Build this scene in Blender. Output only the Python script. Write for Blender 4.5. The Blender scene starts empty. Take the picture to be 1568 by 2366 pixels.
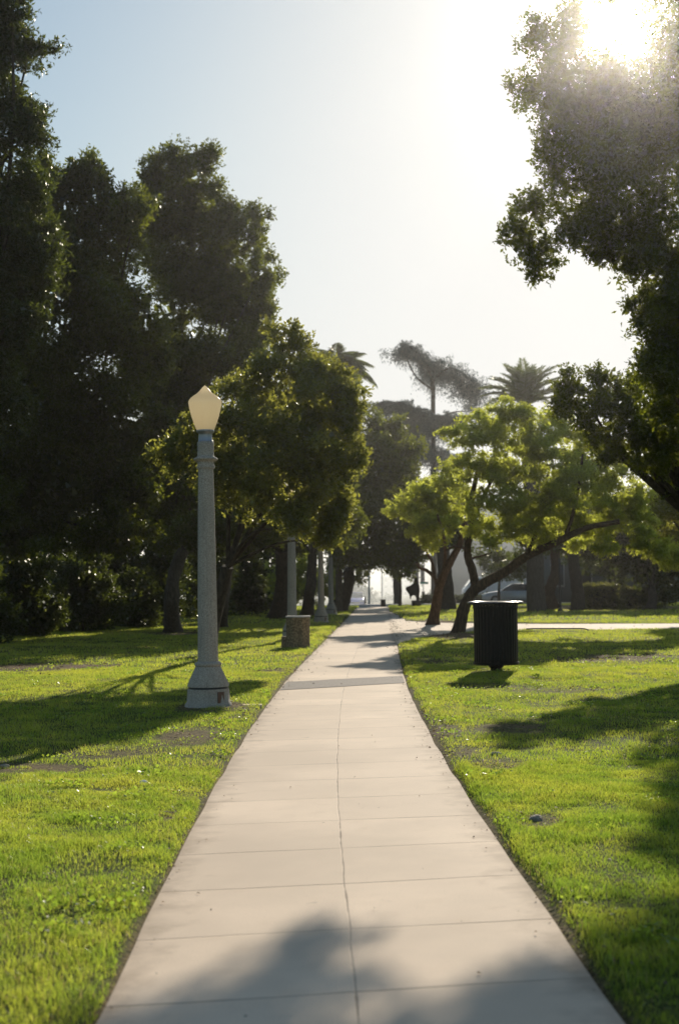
import bpy, bmesh, math, random
import numpy as np
from mathutils import Vector, Matrix

R = math.radians
rng = np.random.default_rng(7)
random.seed(7)
scene = bpy.context.scene
COL = scene.collection

# ------------------------------------------------------------------ camera frame
F, CX, CY, HZ = 3155.0, 784.0, 1183.0, 1344.0
CAMZ = 1.5
PITCH = math.atan((HZ - CY) / F)
ROLL = R(0.6)
CAM = np.array([0.0, 0.0, CAMZ])
_f = np.array([0.0, math.cos(PITCH), math.sin(PITCH)])
_u0 = np.array([0.0, -math.sin(PITCH), math.cos(PITCH)])
_r0 = np.array([1.0, 0.0, 0.0])
_r = _r0 * math.cos(ROLL) - _u0 * math.sin(ROLL)
_u = _u0 * math.cos(ROLL) + _r0 * math.sin(ROLL)


def ray(x, y):
    v = _f * F + _r * (x - CX) - _u * (y - CY)
    return v / np.linalg.norm(v)


def P(x, y, d):
    v = ray(x, y)
    return CAM + v * (d / v[1])


def G(x, y, z=0.0):
    v = ray(x, y)
    return CAM + v * ((z - CAMZ) / v[2])


def proj(p):
    q = np.asarray(p) - CAM
    a, b, c = q @ _r, q @ _u, q @ _f
    return CX + F * a / c, CY - F * b / c


cam_data = bpy.data.cameras.new("camera")
cam = bpy.data.objects.new("camera", cam_data)
COL.objects.link(cam)
cam.matrix_world = Matrix(((_r[0], _u[0], -_f[0], 0), (_r[1], _u[1], -_f[1], 0), (_r[2], _u[2], -_f[2], CAMZ), (0, 0, 0, 1)))
cam_data.sensor_fit = 'VERTICAL'
cam_data.sensor_height = 36.0
cam_data.sensor_width = 36.0
cam_data.lens = F / 2366.0 * 36.0
cam_data.clip_start = 0.1
cam_data.clip_end = 3000
cam_data.dof.use_dof = True
cam_data.dof.focus_distance = 13.0
cam_data.dof.aperture_fstop = 2.6
scene.camera = cam

# ------------------------------------------------------------------ light
SUN = ray(1432, 52)
EL = math.asin(SUN[2])
AZ = math.atan2(SUN[0], SUN[1])
sd = bpy.data.lights.new("sun", 'SUN')
sd.energy = 5.0
sd.angle = R(0.53)
sd.color = (1.0, 0.90, 0.74)
so = bpy.data.objects.new("sun", sd)
COL.objects.link(so)
so.rotation_euler = Vector(-SUN).to_track_quat('-Z', 'Y').to_euler()
so.location = (20, 60, 40)

world = bpy.data.worlds.new("World")
scene.world = world
world.use_nodes = True
nt = world.node_tree
bg = nt.nodes["Background"]
sky = nt.nodes.new("ShaderNodeTexSky")
sky.sky_type = 'NISHITA'
sky.sun_disc = False
sky.sun_elevation = EL
sky.sun_rotation = AZ
sky.altitude = 50
sky.air_density = 1.0
sky.dust_density = 0.5
sky.ozone_density = 1.5
bg.inputs[1].default_value = 0.105
# bright haze around the sun (aureole), tied to the sun's direction in the sky
tc = nt.nodes.new("ShaderNodeTexCoord")
dp = nt.nodes.new("ShaderNodeVectorMath"); dp.operation = 'DOT_PRODUCT'
dp.inputs[1].default_value = tuple(SUN)
nt.links.new(tc.outputs["Generated"], dp.inputs[0])


def wmath(op, a, b):
    n = nt.nodes.new("ShaderNodeMath"); n.operation = op
    for i, v in enumerate((a, b)):
        if isinstance(v, (int, float)):
            n.inputs[i].default_value = v
        else:
            nt.links.new(v, n.inputs[i])
    return n.outputs[0]


dpos = wmath('MAXIMUM', dp.outputs["Value"], 0.0)
g1 = wmath('MULTIPLY', wmath('POWER', dpos, 1100.0), 30.0)
g2 = wmath('MULTIPLY', wmath('POWER', dpos, 350.0), 3.0)
gs = wmath('ADD', g1, g2)
cmb = nt.nodes.new("ShaderNodeMix"); cmb.data_type = 'RGBA'; cmb.blend_type = 'ADD'
cmb.inputs[0].default_value = 1.0
sc_ = nt.nodes.new("ShaderNodeVectorMath"); sc_.operation = 'SCALE'
sc_.inputs[0].default_value = (1.0, 0.93, 0.82)
nt.links.new(gs, sc_.inputs["Scale"])
tnt = nt.nodes.new("ShaderNodeMix"); tnt.data_type = 'RGBA'; tnt.blend_type = 'MULTIPLY'
tnt.inputs[0].default_value = 1.0
tnt.inputs[7].default_value = (1.01, 1.06, 1.0, 1)
nt.links.new(sky.outputs[0], tnt.inputs[6])
# soft shoulder: hazy bright sky rolls off instead of clipping
sep = nt.nodes.new("ShaderNodeSeparateColor"); nt.links.new(tnt.outputs[2], sep.inputs[0])
com = nt.nodes.new("ShaderNodeCombineColor")
for ch in range(3):
    cc = sep.outputs[ch]
    top = (0.92, 0.91, 0.89)[ch] / 0.105
    nt.links.new(wmath('POWER', wmath('ADD', wmath('POWER', wmath('MAXIMUM', cc, 0.01), -4.0), top ** -4.0), -0.25), com.inputs[ch])
nt.links.new(com.outputs[0], cmb.inputs[6])
nt.links.new(sc_.outputs[0], cmb.inputs[7])
nt.links.new(cmb.outputs[2], bg.inputs[0])

scene.view_settings.view_transform = 'Standard'
scene.view_settings.look = 'None'
scene.view_settings.exposure = 0
cy = scene.cycles
cy.max_bounces = 7
cy.diffuse_bounces = 4
cy.glossy_bounces = 2
cy.transmission_bounces = 3
cy.volume_bounces = 0
cy.transparent_max_bounces = 4
cy.use_denoising = True
cy.sample_clamp_indirect = 4.0
cy.caustics_reflective = False
cy.caustics_refractive = False

# ------------------------------------------------------------------ materials


class NT:
    def __init__(self, name):
        self.m = bpy.data.materials.new(name)
        self.m.use_nodes = True
        self.t = self.m.node_tree
        self.t.nodes.clear()
        self.out = self.t.nodes.new("ShaderNodeOutputMaterial")

    def n(self, typ, **kw):
        nd = self.t.nodes.new("ShaderNode" + typ)
        for k, v in kw.items():
            if k.startswith("i_"):
                key = k[2:]
                key = int(key) if key.isdigit() else key
                self.set(nd.inputs[key], v)
            else:
                setattr(nd, k, v)
        return nd

    def set(self, inp, v):
        if isinstance(v, bpy.types.NodeSocket):
            self.t.links.new(v, inp)
        else:
            inp.default_value = v

    def math(self, op, a, b=0.0, clamp=False):
        nd = self.n("Math", operation=op, use_clamp=clamp)
        self.set(nd.inputs[0], a)
        self.set(nd.inputs[1], b)
        return nd.outputs[0]

    def mix(self, fac, a, b, blend='MIX'):
        nd = self.n("Mix", data_type='RGBA', blend_type=blend)
        self.set(nd.inputs[0], fac)
        self.set(nd.inputs[6], a if isinstance(a, bpy.types.NodeSocket) else (*a, 1))
        self.set(nd.inputs[7], b if isinstance(b, bpy.types.NodeSocket) else (*b, 1))
        return nd.outputs[2]

    def ramp(self, fac, lo, hi):
        nd = self.n("MapRange", interpolation_type='SMOOTHSTEP')
        self.set(nd.inputs[0], fac)
        nd.inputs[1].default_value = lo
        nd.inputs[2].default_value = hi
        return nd.outputs[0]

    def noise(self, scale, detail=3, coord=None, rough=0.55):
        nd = self.n("TexNoise")
        nd.inputs["Scale"].default_value = scale
        nd.inputs["Detail"].default_value = detail
        nd.inputs["Roughness"].default_value = rough
        if coord is None:
            coord = self.pos()
        self.t.links.new(coord, nd.inputs["Vector"])
        return nd.outputs[0]

    def pos(self):
        if not hasattr(self, "_pos"):
            self._pos = self.n("TexCoord").outputs["Object"]
        return self._pos

    def bump(self, h, strength=0.4, dist=0.01):
        nd = self.n("Bump")
        nd.inputs["Strength"].default_value = strength
        nd.inputs["Distance"].default_value = dist
        self.t.links.new(h, nd.inputs["Height"])
        return nd.outputs[0]

    def pbr(self, color, rough=0.8, metal=0.0, normal=None, spec=0.3):
        b = self.n("BsdfPrincipled")
        self.set(b.inputs["Base Color"], color if isinstance(color, bpy.types.NodeSocket) else (*color, 1))
        self.set(b.inputs["Roughness"], rough)
        b.inputs["Metallic"].default_value = metal
        b.inputs["Specular IOR Level"].default_value = spec
        if normal is not None:
            self.t.links.new(normal, b.inputs["Normal"])
        self.t.links.new(b.outputs[0], self.out.inputs[0])
        return self.m


def simple(name, col, rough=0.7, metal=0.0, var=0.15, scale=6.0, spec=0.3):
    k = NT(name)
    nz = k.noise(scale, 4)
    c = k.mix(k.ramp(nz, 0.3, 0.7), [x * (1 - var) for x in col], [min(1, x * (1 + var)) for x in col])
    return k.pbr(c, rough, metal, spec=spec)


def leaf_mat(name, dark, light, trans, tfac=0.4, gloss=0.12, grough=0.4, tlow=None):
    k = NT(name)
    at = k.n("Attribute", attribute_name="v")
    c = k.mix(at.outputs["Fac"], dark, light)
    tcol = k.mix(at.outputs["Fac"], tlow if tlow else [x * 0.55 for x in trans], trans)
    d = k.n("BsdfDiffuse", i_Color=c)
    t = k.n("BsdfTranslucent", i_Color=tcol)
    mx = k.n("MixShader", i_0=tfac, i_1=d.outputs[0], i_2=t.outputs[0])
    g = k.n("BsdfGlossy", i_Color=(0.9, 0.9, 0.85, 1), i_Roughness=grough)
    lw = k.n("LayerWeight", i_Blend=0.35)
    gf = k.math('MULTIPLY', lw.outputs["Fresnel"], gloss * 2.2)
    mx2 = k.n("MixShader", i_0=gf, i_1=mx.outputs[0], i_2=g.outputs[0])
    k.t.links.new(mx2.outputs[0], k.out.inputs[0])
    return k.m


M = {}
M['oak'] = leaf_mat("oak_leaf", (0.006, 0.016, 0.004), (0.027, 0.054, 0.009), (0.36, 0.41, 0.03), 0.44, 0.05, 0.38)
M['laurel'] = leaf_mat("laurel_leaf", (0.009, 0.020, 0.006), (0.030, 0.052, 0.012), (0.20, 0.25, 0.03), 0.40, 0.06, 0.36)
M['olive'] = leaf_mat("olive_leaf", (0.030, 0.046, 0.010), (0.15, 0.17, 0.05), (0.64, 0.64, 0.10), 0.48, 0.06, 0.42)
M['jaca'] = leaf_mat("feathery_leaf", (0.05, 0.10, 0.014), (0.15, 0.22, 0.032), (0.95, 1.0, 0.14), 0.66, 0.03, 0.5)
M['cedar'] = leaf_mat("cedar_needles", (0.09, 0.125, 0.135), (0.16, 0.20, 0.205), (0.18, 0.22, 0.18), 0.25, 0.05, 0.5)  # needles lightened and blued: distance haze put into the colour
M['palm'] = leaf_mat("palm_leaf", (0.06, 0.085, 0.045), (0.12, 0.15, 0.07), (0.30, 0.36, 0.10), 0.4, 0.06, 0.4)  # fronds paler than their own green, haze mixed into the colour
M['hedge'] = leaf_mat("hedge_leaf", (0.06, 0.075, 0.025), (0.14, 0.15, 0.05), (0.35, 0.35, 0.08), 0.4, 0.05, 0.45)  # leaf colour lightened in place of sun on the hedges
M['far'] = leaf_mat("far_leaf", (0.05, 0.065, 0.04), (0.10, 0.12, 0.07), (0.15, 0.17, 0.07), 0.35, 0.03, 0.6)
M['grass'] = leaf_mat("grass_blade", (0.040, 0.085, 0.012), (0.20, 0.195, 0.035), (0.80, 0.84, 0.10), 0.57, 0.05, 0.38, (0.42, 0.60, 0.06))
_g = M['grass'].node_tree
_dry = _g.nodes.new("ShaderNodeAttribute"); _dry.attribute_name = "dry"
for _n in list(_g.nodes):
    if _n.bl_idname in ("ShaderNodeBsdfDiffuse", "ShaderNodeBsdfTranslucent"):
        _m = _g.nodes.new("ShaderNodeMix"); _m.data_type = 'RGBA'
        _src = _n.inputs["Color"].links[0].from_socket
        _g.links.new(_dry.outputs["Fac"], _m.inputs[0]); _g.links.new(_src, _m.inputs[6])
        _m.inputs[7].default_value = (0.34, 0.27, 0.13, 1) if _n.bl_idname == "ShaderNodeBsdfDiffuse" else (0.55, 0.42, 0.17, 1)
        _g.links.new(_m.outputs[2], _n.inputs["Color"])
M['litter'] = leaf_mat("fallen_leaf", (0.10, 0.06, 0.03), (0.30, 0.21, 0.12), (0.25, 0.14, 0.05), 0.25, 0.03, 0.6)


def bark(name, a, b):
    k = NT(name)
    mp = k.n("Mapping"); mp.inputs["Scale"].default_value = (7, 7, 1.6)
    k.t.links.new(k.pos(), mp.inputs[0])
    n1 = k.noise(3.0, 6, mp.outputs[0], 0.65)
    n2 = k.noise(2.0, 3)
    c = k.mix(k.ramp(n1, 0.35, 0.7), a, b)
    c = k.mix(k.math('MULTIPLY', n2, 0.35), c, [x * 0.5 for x in a])
    return k.pbr(c, 0.9, normal=k.bump(n1, 0.8, 0.03), spec=0.15)


M['bark_dark'] = bark("dark_bark", (0.035, 0.028, 0.02), (0.10, 0.08, 0.06))
M['bark_grey'] = bark("grey_bark", (0.07, 0.06, 0.05), (0.17, 0.145, 0.115))
M['bark_brown'] = bark("brown_bark", (0.06, 0.04, 0.026), (0.16, 0.105, 0.065))
M['palm_bark'] = bark("palm_bark", (0.07, 0.06, 0.045), (0.16, 0.13, 0.10))


def aggregate(name, base, speck=95.0, contrast=1.0):
    k = NT(name)
    n1 = k.noise(speck, 2)
    n2 = k.noise(speck * 2.1, 2)
    n3 = k.noise(2.5, 4)
    mp = k.n("Mapping"); mp.inputs["Scale"].default_value = (14, 14, 0.9)
    k.t.links.new(k.pos(), mp.inputs[0])
    n4 = k.noise(1.0, 4, mp.outputs[0])
    c = k.mix(k.ramp(n1, 0.34, 0.66), [x * (1 - 0.38 * contrast) for x in base], [x * (1 + 0.18 * contrast) for x in base])
    c = k.mix(k.math('MULTIPLY', k.ramp(n2, 0.62, 0.74), 0.6 * contrast), c, [min(1, x * 1.7) for x in base])
    c = k.mix(k.math('MULTIPLY', k.ramp(n3, 0.4, 0.75), 0.35), c, [x * 0.6 for x in base])
    c = k.mix(k.math('MULTIPLY', k.ramp(n4, 0.5, 0.8), 0.4), c, [x * 0.5 for x in base])
    return k.pbr(c, 0.85, normal=k.bump(n1, 0.5, 0.004), spec=0.25)


M['aggregate'] = aggregate("aggregate_concrete", (0.42, 0.375, 0.31))
M['pebble'] = aggregate("pebble_concrete", (0.27, 0.20, 0.115), 26.0, 1.5)
M['rimstone'] = simple("pale_rim", (0.5, 0.45, 0.4), 0.7)
M['black_metal'] = simple("black_painted_steel", (0.0035, 0.004, 0.0035), 0.5, 0.0, 0.3, 12, spec=0.22)
M['rim_metal'] = simple("worn_rim_steel", (0.05, 0.048, 0.05), 0.22, 0.3, 0.4, 20, spec=0.5)
M['steel'] = simple("galvanised_steel", (0.32, 0.34, 0.36), 0.45, 0.8, 0.2, 10)
M['dark_metal'] = simple("dark_metal", (0.03, 0.032, 0.034), 0.5, 0.0, 0.2)
M['signal_green'] = simple("signal_green", (0.02, 0.05, 0.04), 0.5)
M['sign_green'] = simple("sign_green", (0.01, 0.22, 0.14), 0.5, 0, 0.08)
M['bronze'] = simple("dark_bronze", (0.035, 0.03, 0.026), 0.5, 0.3, 0.35, 5)
M['white_paint'] = simple("white_paint", (0.86, 0.88, 0.90), 0.4, 0, 0.04, 2, spec=0.5)
M['silver_paint'] = simple("silver_paint", (0.42, 0.44, 0.46), 0.3, 0.5, 0.04, 2, spec=0.5)
M['blue_paint'] = simple("blue_paint", (0.04, 0.08, 0.55), 0.25, 0.1, 0.05, 2, spec=0.6)  # car's blue, saturated further to imitate lens glare
M['window_glass'] = simple("dark_glass", (0.03, 0.04, 0.05), 0.08, 0, 0.1, 2, spec=0.7)
M['teal_glass'] = simple("teal_glass", (0.10, 0.22, 0.24), 0.12, 0, 0.1, 2, spec=0.7)
M['lamp_glass'] = simple("headlight_glass", (0.75, 0.75, 0.78), 0.08, 0.6, 0.02, 2, spec=0.8)
M['rubber'] = simple("rubber", (0.02, 0.02, 0.02), 0.8)
M['wall_grey'] = simple("grey_stucco", (0.17, 0.18, 0.20), 0.9, 0, 0.07, 0.8)
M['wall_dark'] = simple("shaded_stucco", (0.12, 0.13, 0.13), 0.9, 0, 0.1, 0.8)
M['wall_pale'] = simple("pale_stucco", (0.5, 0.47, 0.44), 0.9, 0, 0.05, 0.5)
M['trim'] = simple("pale_trim", (0.42, 0.42, 0.42), 0.8, 0, 0.05)
M['rock'] = simple("pale_rock", (0.33, 0.28, 0.22), 0.9, 0, 0.35, 30)
M['paper'] = simple("paper_and_light_dots", (0.8, 0.8, 0.78), 0.8, 0, 0.04, 10)  # paper scrap, and the painted light dots under the bin's rim

# lamp globe: cream acrylic that lets daylight through
k = NT("cream_acrylic")
nz = k.noise(60, 2)
gcol = k.mix(nz, (0.80, 0.68, 0.50), (0.92, 0.81, 0.63))
d_ = k.n("BsdfDiffuse", i_Color=gcol)
t_ = k.n("BsdfTranslucent", i_Color=k.mix(nz, (0.95, 0.83, 0.62), (0.98, 0.89, 0.70)))
mx_ = k.n("MixShader", i_0=0.8, i_1=d_.outputs[0], i_2=t_.outputs[0])
g_ = k.n("BsdfGlossy", i_Roughness=0.25)
mx2_ = k.n("MixShader", i_0=0.04, i_1=mx_.outputs[0], i_2=g_.outputs[0])
k.t.links.new(mx2_.outputs[0], k.out.inputs[0])
M['globe'] = k.m


def concrete(name, joint=0.9, pave_tone=(0.86, 0.67, 0.49), centre=True):
    k = NT(name)
    uv = k.n("UVMap", uv_map="UVMap").outputs[0]
    sp = k.n("SeparateXYZ"); k.t.links.new(uv, sp.inputs[0])
    u, v = sp.outputs[0], sp.outputs[1]
    n_big = k.noise(0.7, 5, uv)
    n_mid = k.noise(5.0, 5, uv)
    n_fine = k.noise(140.0, 3, uv)
    n_wob = k.noise(1.3, 4, uv)
    c = k.mix(k.ramp(n_big, 0.3, 0.72), [x * 0.80 for x in pave_tone], [min(1, x * 1.08) for x in pave_tone])
    c = k.mix(k.math('MULTIPLY', k.ramp(n_mid, 0.5, 0.8), 0.3), c, [pave_tone[0] * 0.72, pave_tone[1] * 0.68, pave_tone[2] * 0.62])
    c = k.mix(k.math('MULTIPLY', k.ramp(n_fine, 0.35, 0.7), 0.42), c, [x * 0.62 for x in pave_tone])
    # each slab its own slight tone
    vi = k.math('FLOOR', k.math('DIVIDE', v, joint))
    ui = k.math('FLOOR', u)
    wn = k.n("TexWhiteNoise", noise_dimensions='2D')
    cb = k.n("CombineXYZ"); k.set(cb.inputs[0], vi); k.set(cb.inputs[1], ui)
    k.t.links.new(cb.outputs[0], wn.inputs["Vector"])
    c = k.mix(k.math('MULTIPLY', wn.outputs[0], 0.42), c, [x * 0.72 for x in pave_tone])
    # transverse joints
    fr = k.math('PINGPONG', k.math('ADD', v, k.math('MULTIPLY', k.math('SUBTRACT', n_wob, 0.5), 0.05)), joint / 2)
    j1 = k.math('SUBTRACT', 1.0, k.ramp(fr, 0.002, 0.011))
    # lengthwise joint: an irregular crack down the middle
    lines = j1
    if centre:
        au = k.math('ABSOLUTE', k.math('ADD', u, k.math('MULTIPLY', k.math('SUBTRACT', n_wob, 0.5), 0.03)))
        j2 = k.math('SUBTRACT', 1.0, k.ramp(k.math('ADD', au, k.math('MULTIPLY', k.math('SUBTRACT', 0.55, n_mid), 0.02)), 0.001, 0.008))
        lines = k.math('MAXIMUM', j1, j2)
    # joints vary in darkness
    strength = k.math('ADD', 0.22, k.math('MULTIPLY', k.ramp(k.noise(0.9, 2, uv), 0.4, 0.62), 0.5))
    c = k.mix(k.math('MULTIPLY', lines, strength), c, (0.13, 0.09, 0.06))
    # earth stain toward both edges
    eu = k.math('ABSOLUTE', u)
    es = k.math('MULTIPLY', k.ramp(k.math('ADD', eu, k.math('MULTIPLY', k.math('SUBTRACT', n_mid, 0.5), 0.5)), 0.70, 1.0), 0.6)
    if centre:
        c = k.mix(es, c, (0.27, 0.19, 0.125))
    st = k.ramp(k.noise(2.3, 6, uv, 0.7), 0.66, 0.76)
    c = k.mix(k.math('MULTIPLY', st, 0.6), c, (0.19, 0.14, 0.10))
    h = k.math('SUBTRACT', k.math('MULTIPLY', n_fine, 0.3), lines)
    return k.pbr(c, 0.82, normal=k.bump(h, 0.5, 0.006), spec=0.25)


M['concrete'] = concrete("path_concrete")
M['concrete2'] = concrete("crosspath_concrete", 2.4, (0.82, 0.65, 0.48), False)


def asphalt(name, tone):
    k = NT(name)
    n1 = k.noise(160, 2); n2 = k.noise(3, 4)
    c = k.mix(k.ramp(n1, 0.35, 0.65), [x * 0.6 for x in tone], [x * 1.4 for x in tone])
    c = k.mix(k.math('MULTIPLY', n2, 0.3), c, [x * 0.6 for x in tone])
    return k.pbr(c, 0.85, normal=k.bump(n1, 0.5, 0.005), spec=0.25)


M['patch'] = asphalt("weathered_asphalt", (0.25, 0.215, 0.185))
M['road'] = asphalt("road_asphalt", (0.10, 0.10, 0.10))

# ground: soil under the grass, dirt where the turf is worn
k = NT("lawn_soil")
at = k.n("Attribute", attribute_name="dirt")
n1 = k.noise(1.2, 5); n2 = k.noise(30, 4); n3 = k.noise(9, 4)
gsoil = k.mix(k.ramp(n2, 0.3, 0.7), (0.035, 0.048, 0.010), (0.10, 0.115, 0.025))
gsoil = k.mix(k.math('MULTIPLY', k.ramp(n1, 0.45, 0.75), 0.5), gsoil, (0.10, 0.085, 0.032))
dirt = k.mix(k.ramp(n2, 0.35, 0.65), (0.10, 0.062, 0.034), (0.27, 0.18, 0.10))
fac = k.math('MULTIPLY', k.math('ADD', at.outputs["Fac"], k.math('MULTIPLY', k.math('SUBTRACT', n3, 0.5), 0.9)), 1.0, True)
fac = k.math('MULTIPLY', fac, k.ramp(at.outputs["Fac"], 0.02, 0.2))
c = k.mix(fac, gsoil, dirt)
M['soil'] = k.pbr(c, 0.95, normal=k.bump(n2, 0.8, 0.02), spec=0.1)

# ------------------------------------------------------------------ object helpers


def mesh_np(name, verts, faces, mat, parent=None, attr=None, smooth=False, uv=None):
    """verts (N,3); faces (M,k) of one size k, or list of such arrays."""
    me = bpy.data.meshes.new(name)
    if not isinstance(faces, list):
        faces = [faces]
    faces = [np.asarray(f, dtype=np.int32) for f in faces if len(f)]
    loops = np.concatenate([f.ravel() for f in faces])
    sizes = np.concatenate([np.full(len(f), f.shape[1], np.int32) for f in faces])
    starts = np.concatenate([[0], np.cumsum(sizes)[:-1]]).astype(np.int32)
    me.vertices.add(len(verts))
    me.vertices.foreach_set("co", np.asarray(verts, np.float32).ravel())
    me.loops.add(len(loops))
    me.loops.foreach_set("vertex_index", loops)
    me.polygons.add(len(sizes))
    me.polygons.foreach_set("loop_start", starts)
    if smooth:
        me.polygons.foreach_set("use_smooth", np.ones(len(sizes), bool))
    if attr:
        for an, av in attr.items():
            a = me.attributes.new(an, 'FLOAT', 'POINT')
            a.data.foreach_set("value", np.asarray(av, np.float32))
    if uv is not None:
        ul = me.uv_layers.new(name="UVMap")
        ul.data.foreach_set("uv", np.asarray(uv, np.float32)[loops].ravel())
    me.update(calc_edges=True)
    me.validate()
    if mat is not None:
        me.materials.append(mat)
    o = bpy.data.objects.new(name, me)
    COL.objects.link(o)
    if parent is not None:
        o.parent = parent
    return o


def thing(name, label, cat, loc=(0, 0, 0), group=None):
    o = bpy.data.objects.new(name, None)
    COL.objects.link(o)
    o.location = tuple(float(a) for a in loc)
    o.empty_display_size = 0.3
    o["label"] = label
    o["category"] = cat
    if group:
        o["group"] = group
    return o


def tag(o, label, cat, group=None):
    o["label"] = label
    o["category"] = cat
    if group:
        o["group"] = group
    return o


def struct(o, kind='structure'):
    o["kind"] = kind
    return o


def dup(root, loc, label, group=None):
    r = root.copy(); COL.objects.link(r)
    r.location = tuple(float(a) for a in loc)
    r["label"] = label
    if group:
        r["group"] = group
    for ch in list(root.children):
        c = ch.copy(); COL.objects.link(c); c.parent = r
        for g in ch.children:
            d = g.copy(); COL.objects.link(d); d.parent = c
    return r


class MB:
    """collects boxes, lathes, tubes and prisms into one mesh"""
    def __init__(s):
        s.v = []; s.f = {}; s.n = 0

    def add(s, v, f):
        v = np.asarray(v, float)
        for q in f:
            s.f.setdefault(len(q), []).append([i + s.n for i in q])
        s.v.append(v); s.n += len(v)
        return s

    def box(s, c, size, rz=0.0):
        c = np.array(c, float); h = np.array(size, float) / 2
        pts = np.array([[x, y, z] for z in (-1, 1) for y in (-1, 1) for x in (-1, 1)], float) * h
        ca, sa = math.cos(rz), math.sin(rz)
        pts = pts @ np.array([[ca, sa, 0], [-sa, ca, 0], [0, 0, 1]])
        return s.add(pts + c, [(0, 2, 3, 1), (4, 5, 7, 6), (0, 1, 5, 4), (2, 6, 7, 3), (0, 4, 6, 2), (1, 3, 7, 5)])

    def lathe(s, prof, n=32, c=(0, 0, 0), cap=True, flute=0, fdepth=0.0, phase=0.0):
        a = np.arange(n) * 2 * math.pi / n + phase
        v = []; f = []
        for (r, z) in prof:
            rr = r * (1 - (fdepth * (0.5 + 0.5 * np.cos(a * flute)) if flute else 0))
            v.append(np.stack([np.cos(a) * rr + c[0], np.sin(a) * rr + c[1], np.full(n, z + c[2])], 1))
        v = np.concatenate(v)
        for i in range(len(prof) - 1):
            for j in range(n):
                k2 = (j + 1) % n
                f.append((i * n + j, i * n + k2, (i + 1) * n + k2, (i + 1) * n + j))
        if cap:
            f.append(tuple(reversed(range(n))))
            f.append(tuple((len(prof) - 1) * n + j for j in range(n)))
        return s.add(v, f)

    def tube(s, pts, rad, n=10, rough=0.0, cap=True):
        pts = [np.array(p, float) for p in pts]
        v = []; f = []
        m = len(pts)
        ref = np.array([1.0, 0.1, 0.0])
        for i, p in enumerate(pts):
            t = pts[min(i + 1, m - 1)] - pts[max(i - 1, 0)]
            t /= max(1e-9, np.linalg.norm(t))
            a = np.cross(t, ref); a /= max(1e-9, np.linalg.norm(a)); b = np.cross(t, a)
            for j in range(n):
                th = 2 * math.pi * j / n
                rr = rad[i] * (1 + rough * rng.normal())
                v.append(p + (a * math.cos(th) + b * math.sin(th)) * rr)
        for i in range(m - 1):
            for j in range(n):
                k2 = (j + 1) % n
                f.append((i * n + j, i * n + k2, (i + 1) * n + k2, (i + 1) * n + j))
        if cap:
            f.append(tuple(reversed(range(n)))); f.append(tuple((m - 1) * n + j for j in range(n)))
        return s.add(v, f)

    def prism(s, poly, axis, lo, hi):
        """poly: list of 2D points, extruded along axis 'x' (points y,z) or 'y' (points x,z)"""
        v = []
        for t in (lo, hi):
            for (a, b) in poly:
                v.append((t, a, b) if axis == 'x' else (a, t, b))
        n = len(poly)
        f = [tuple(range(n)), tuple(reversed(range(n, 2 * n)))]
        for i in range(n):
            j = (i + 1) % n
            f.append((i, i + n, j + n, j))
        return s.add(v, f)

    def build(s, name, mat, parent=None, smooth=False, bevel=0.0):
        o = mesh_np(name, np.concatenate(s.v), [np.array(q) for q in s.f.values()], mat, parent, smooth=smooth)
        bm = bmesh.new(); bm.from_mesh(o.data); bmesh.ops.recalc_face_normals(bm, faces=bm.faces); bm.to_mesh(o.data); bm.free()
        if smooth:
            o.data.polygons.foreach_set("use_smooth", np.ones(len(o.data.polygons), bool))
            try:
                o.data.set_sharp_from_angle(angle=R(50))
            except Exception:
                pass
        if bevel:
            b = o.modifiers.new("bevel", 'BEVEL'); b.width = bevel; b.segments = 2; b.limit_method = 'ANGLE'
        return o


def unit(n):
    v = rng.normal(size=(n, 3))
    return v / np.linalg.norm(v, axis=1, keepdims=True)


def leaf_quads(base, dirs, L, W, bend=0.25):
    """diamond leaves folded on the midrib: (N,3) base and direction, L and W arrays"""
    n = len(base)
    side = np.cross(dirs, unit(n)); side /= np.linalg.norm(side, axis=1, keepdims=True) + 1e-9
    nor = np.cross(side, dirs)
    L = np.broadcast_to(L, (n,))[:, None]; W = np.broadcast_to(W, (n,))[:, None]
    mid = base + dirs * L * 0.45
    v = np.stack([base, mid + side * W * 0.5 + nor * W * bend, base + dirs * L - nor * L * 0.08, mid - side * W * 0.5 + nor * W * bend], 1)
    return v.reshape(-1, 3)


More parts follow.
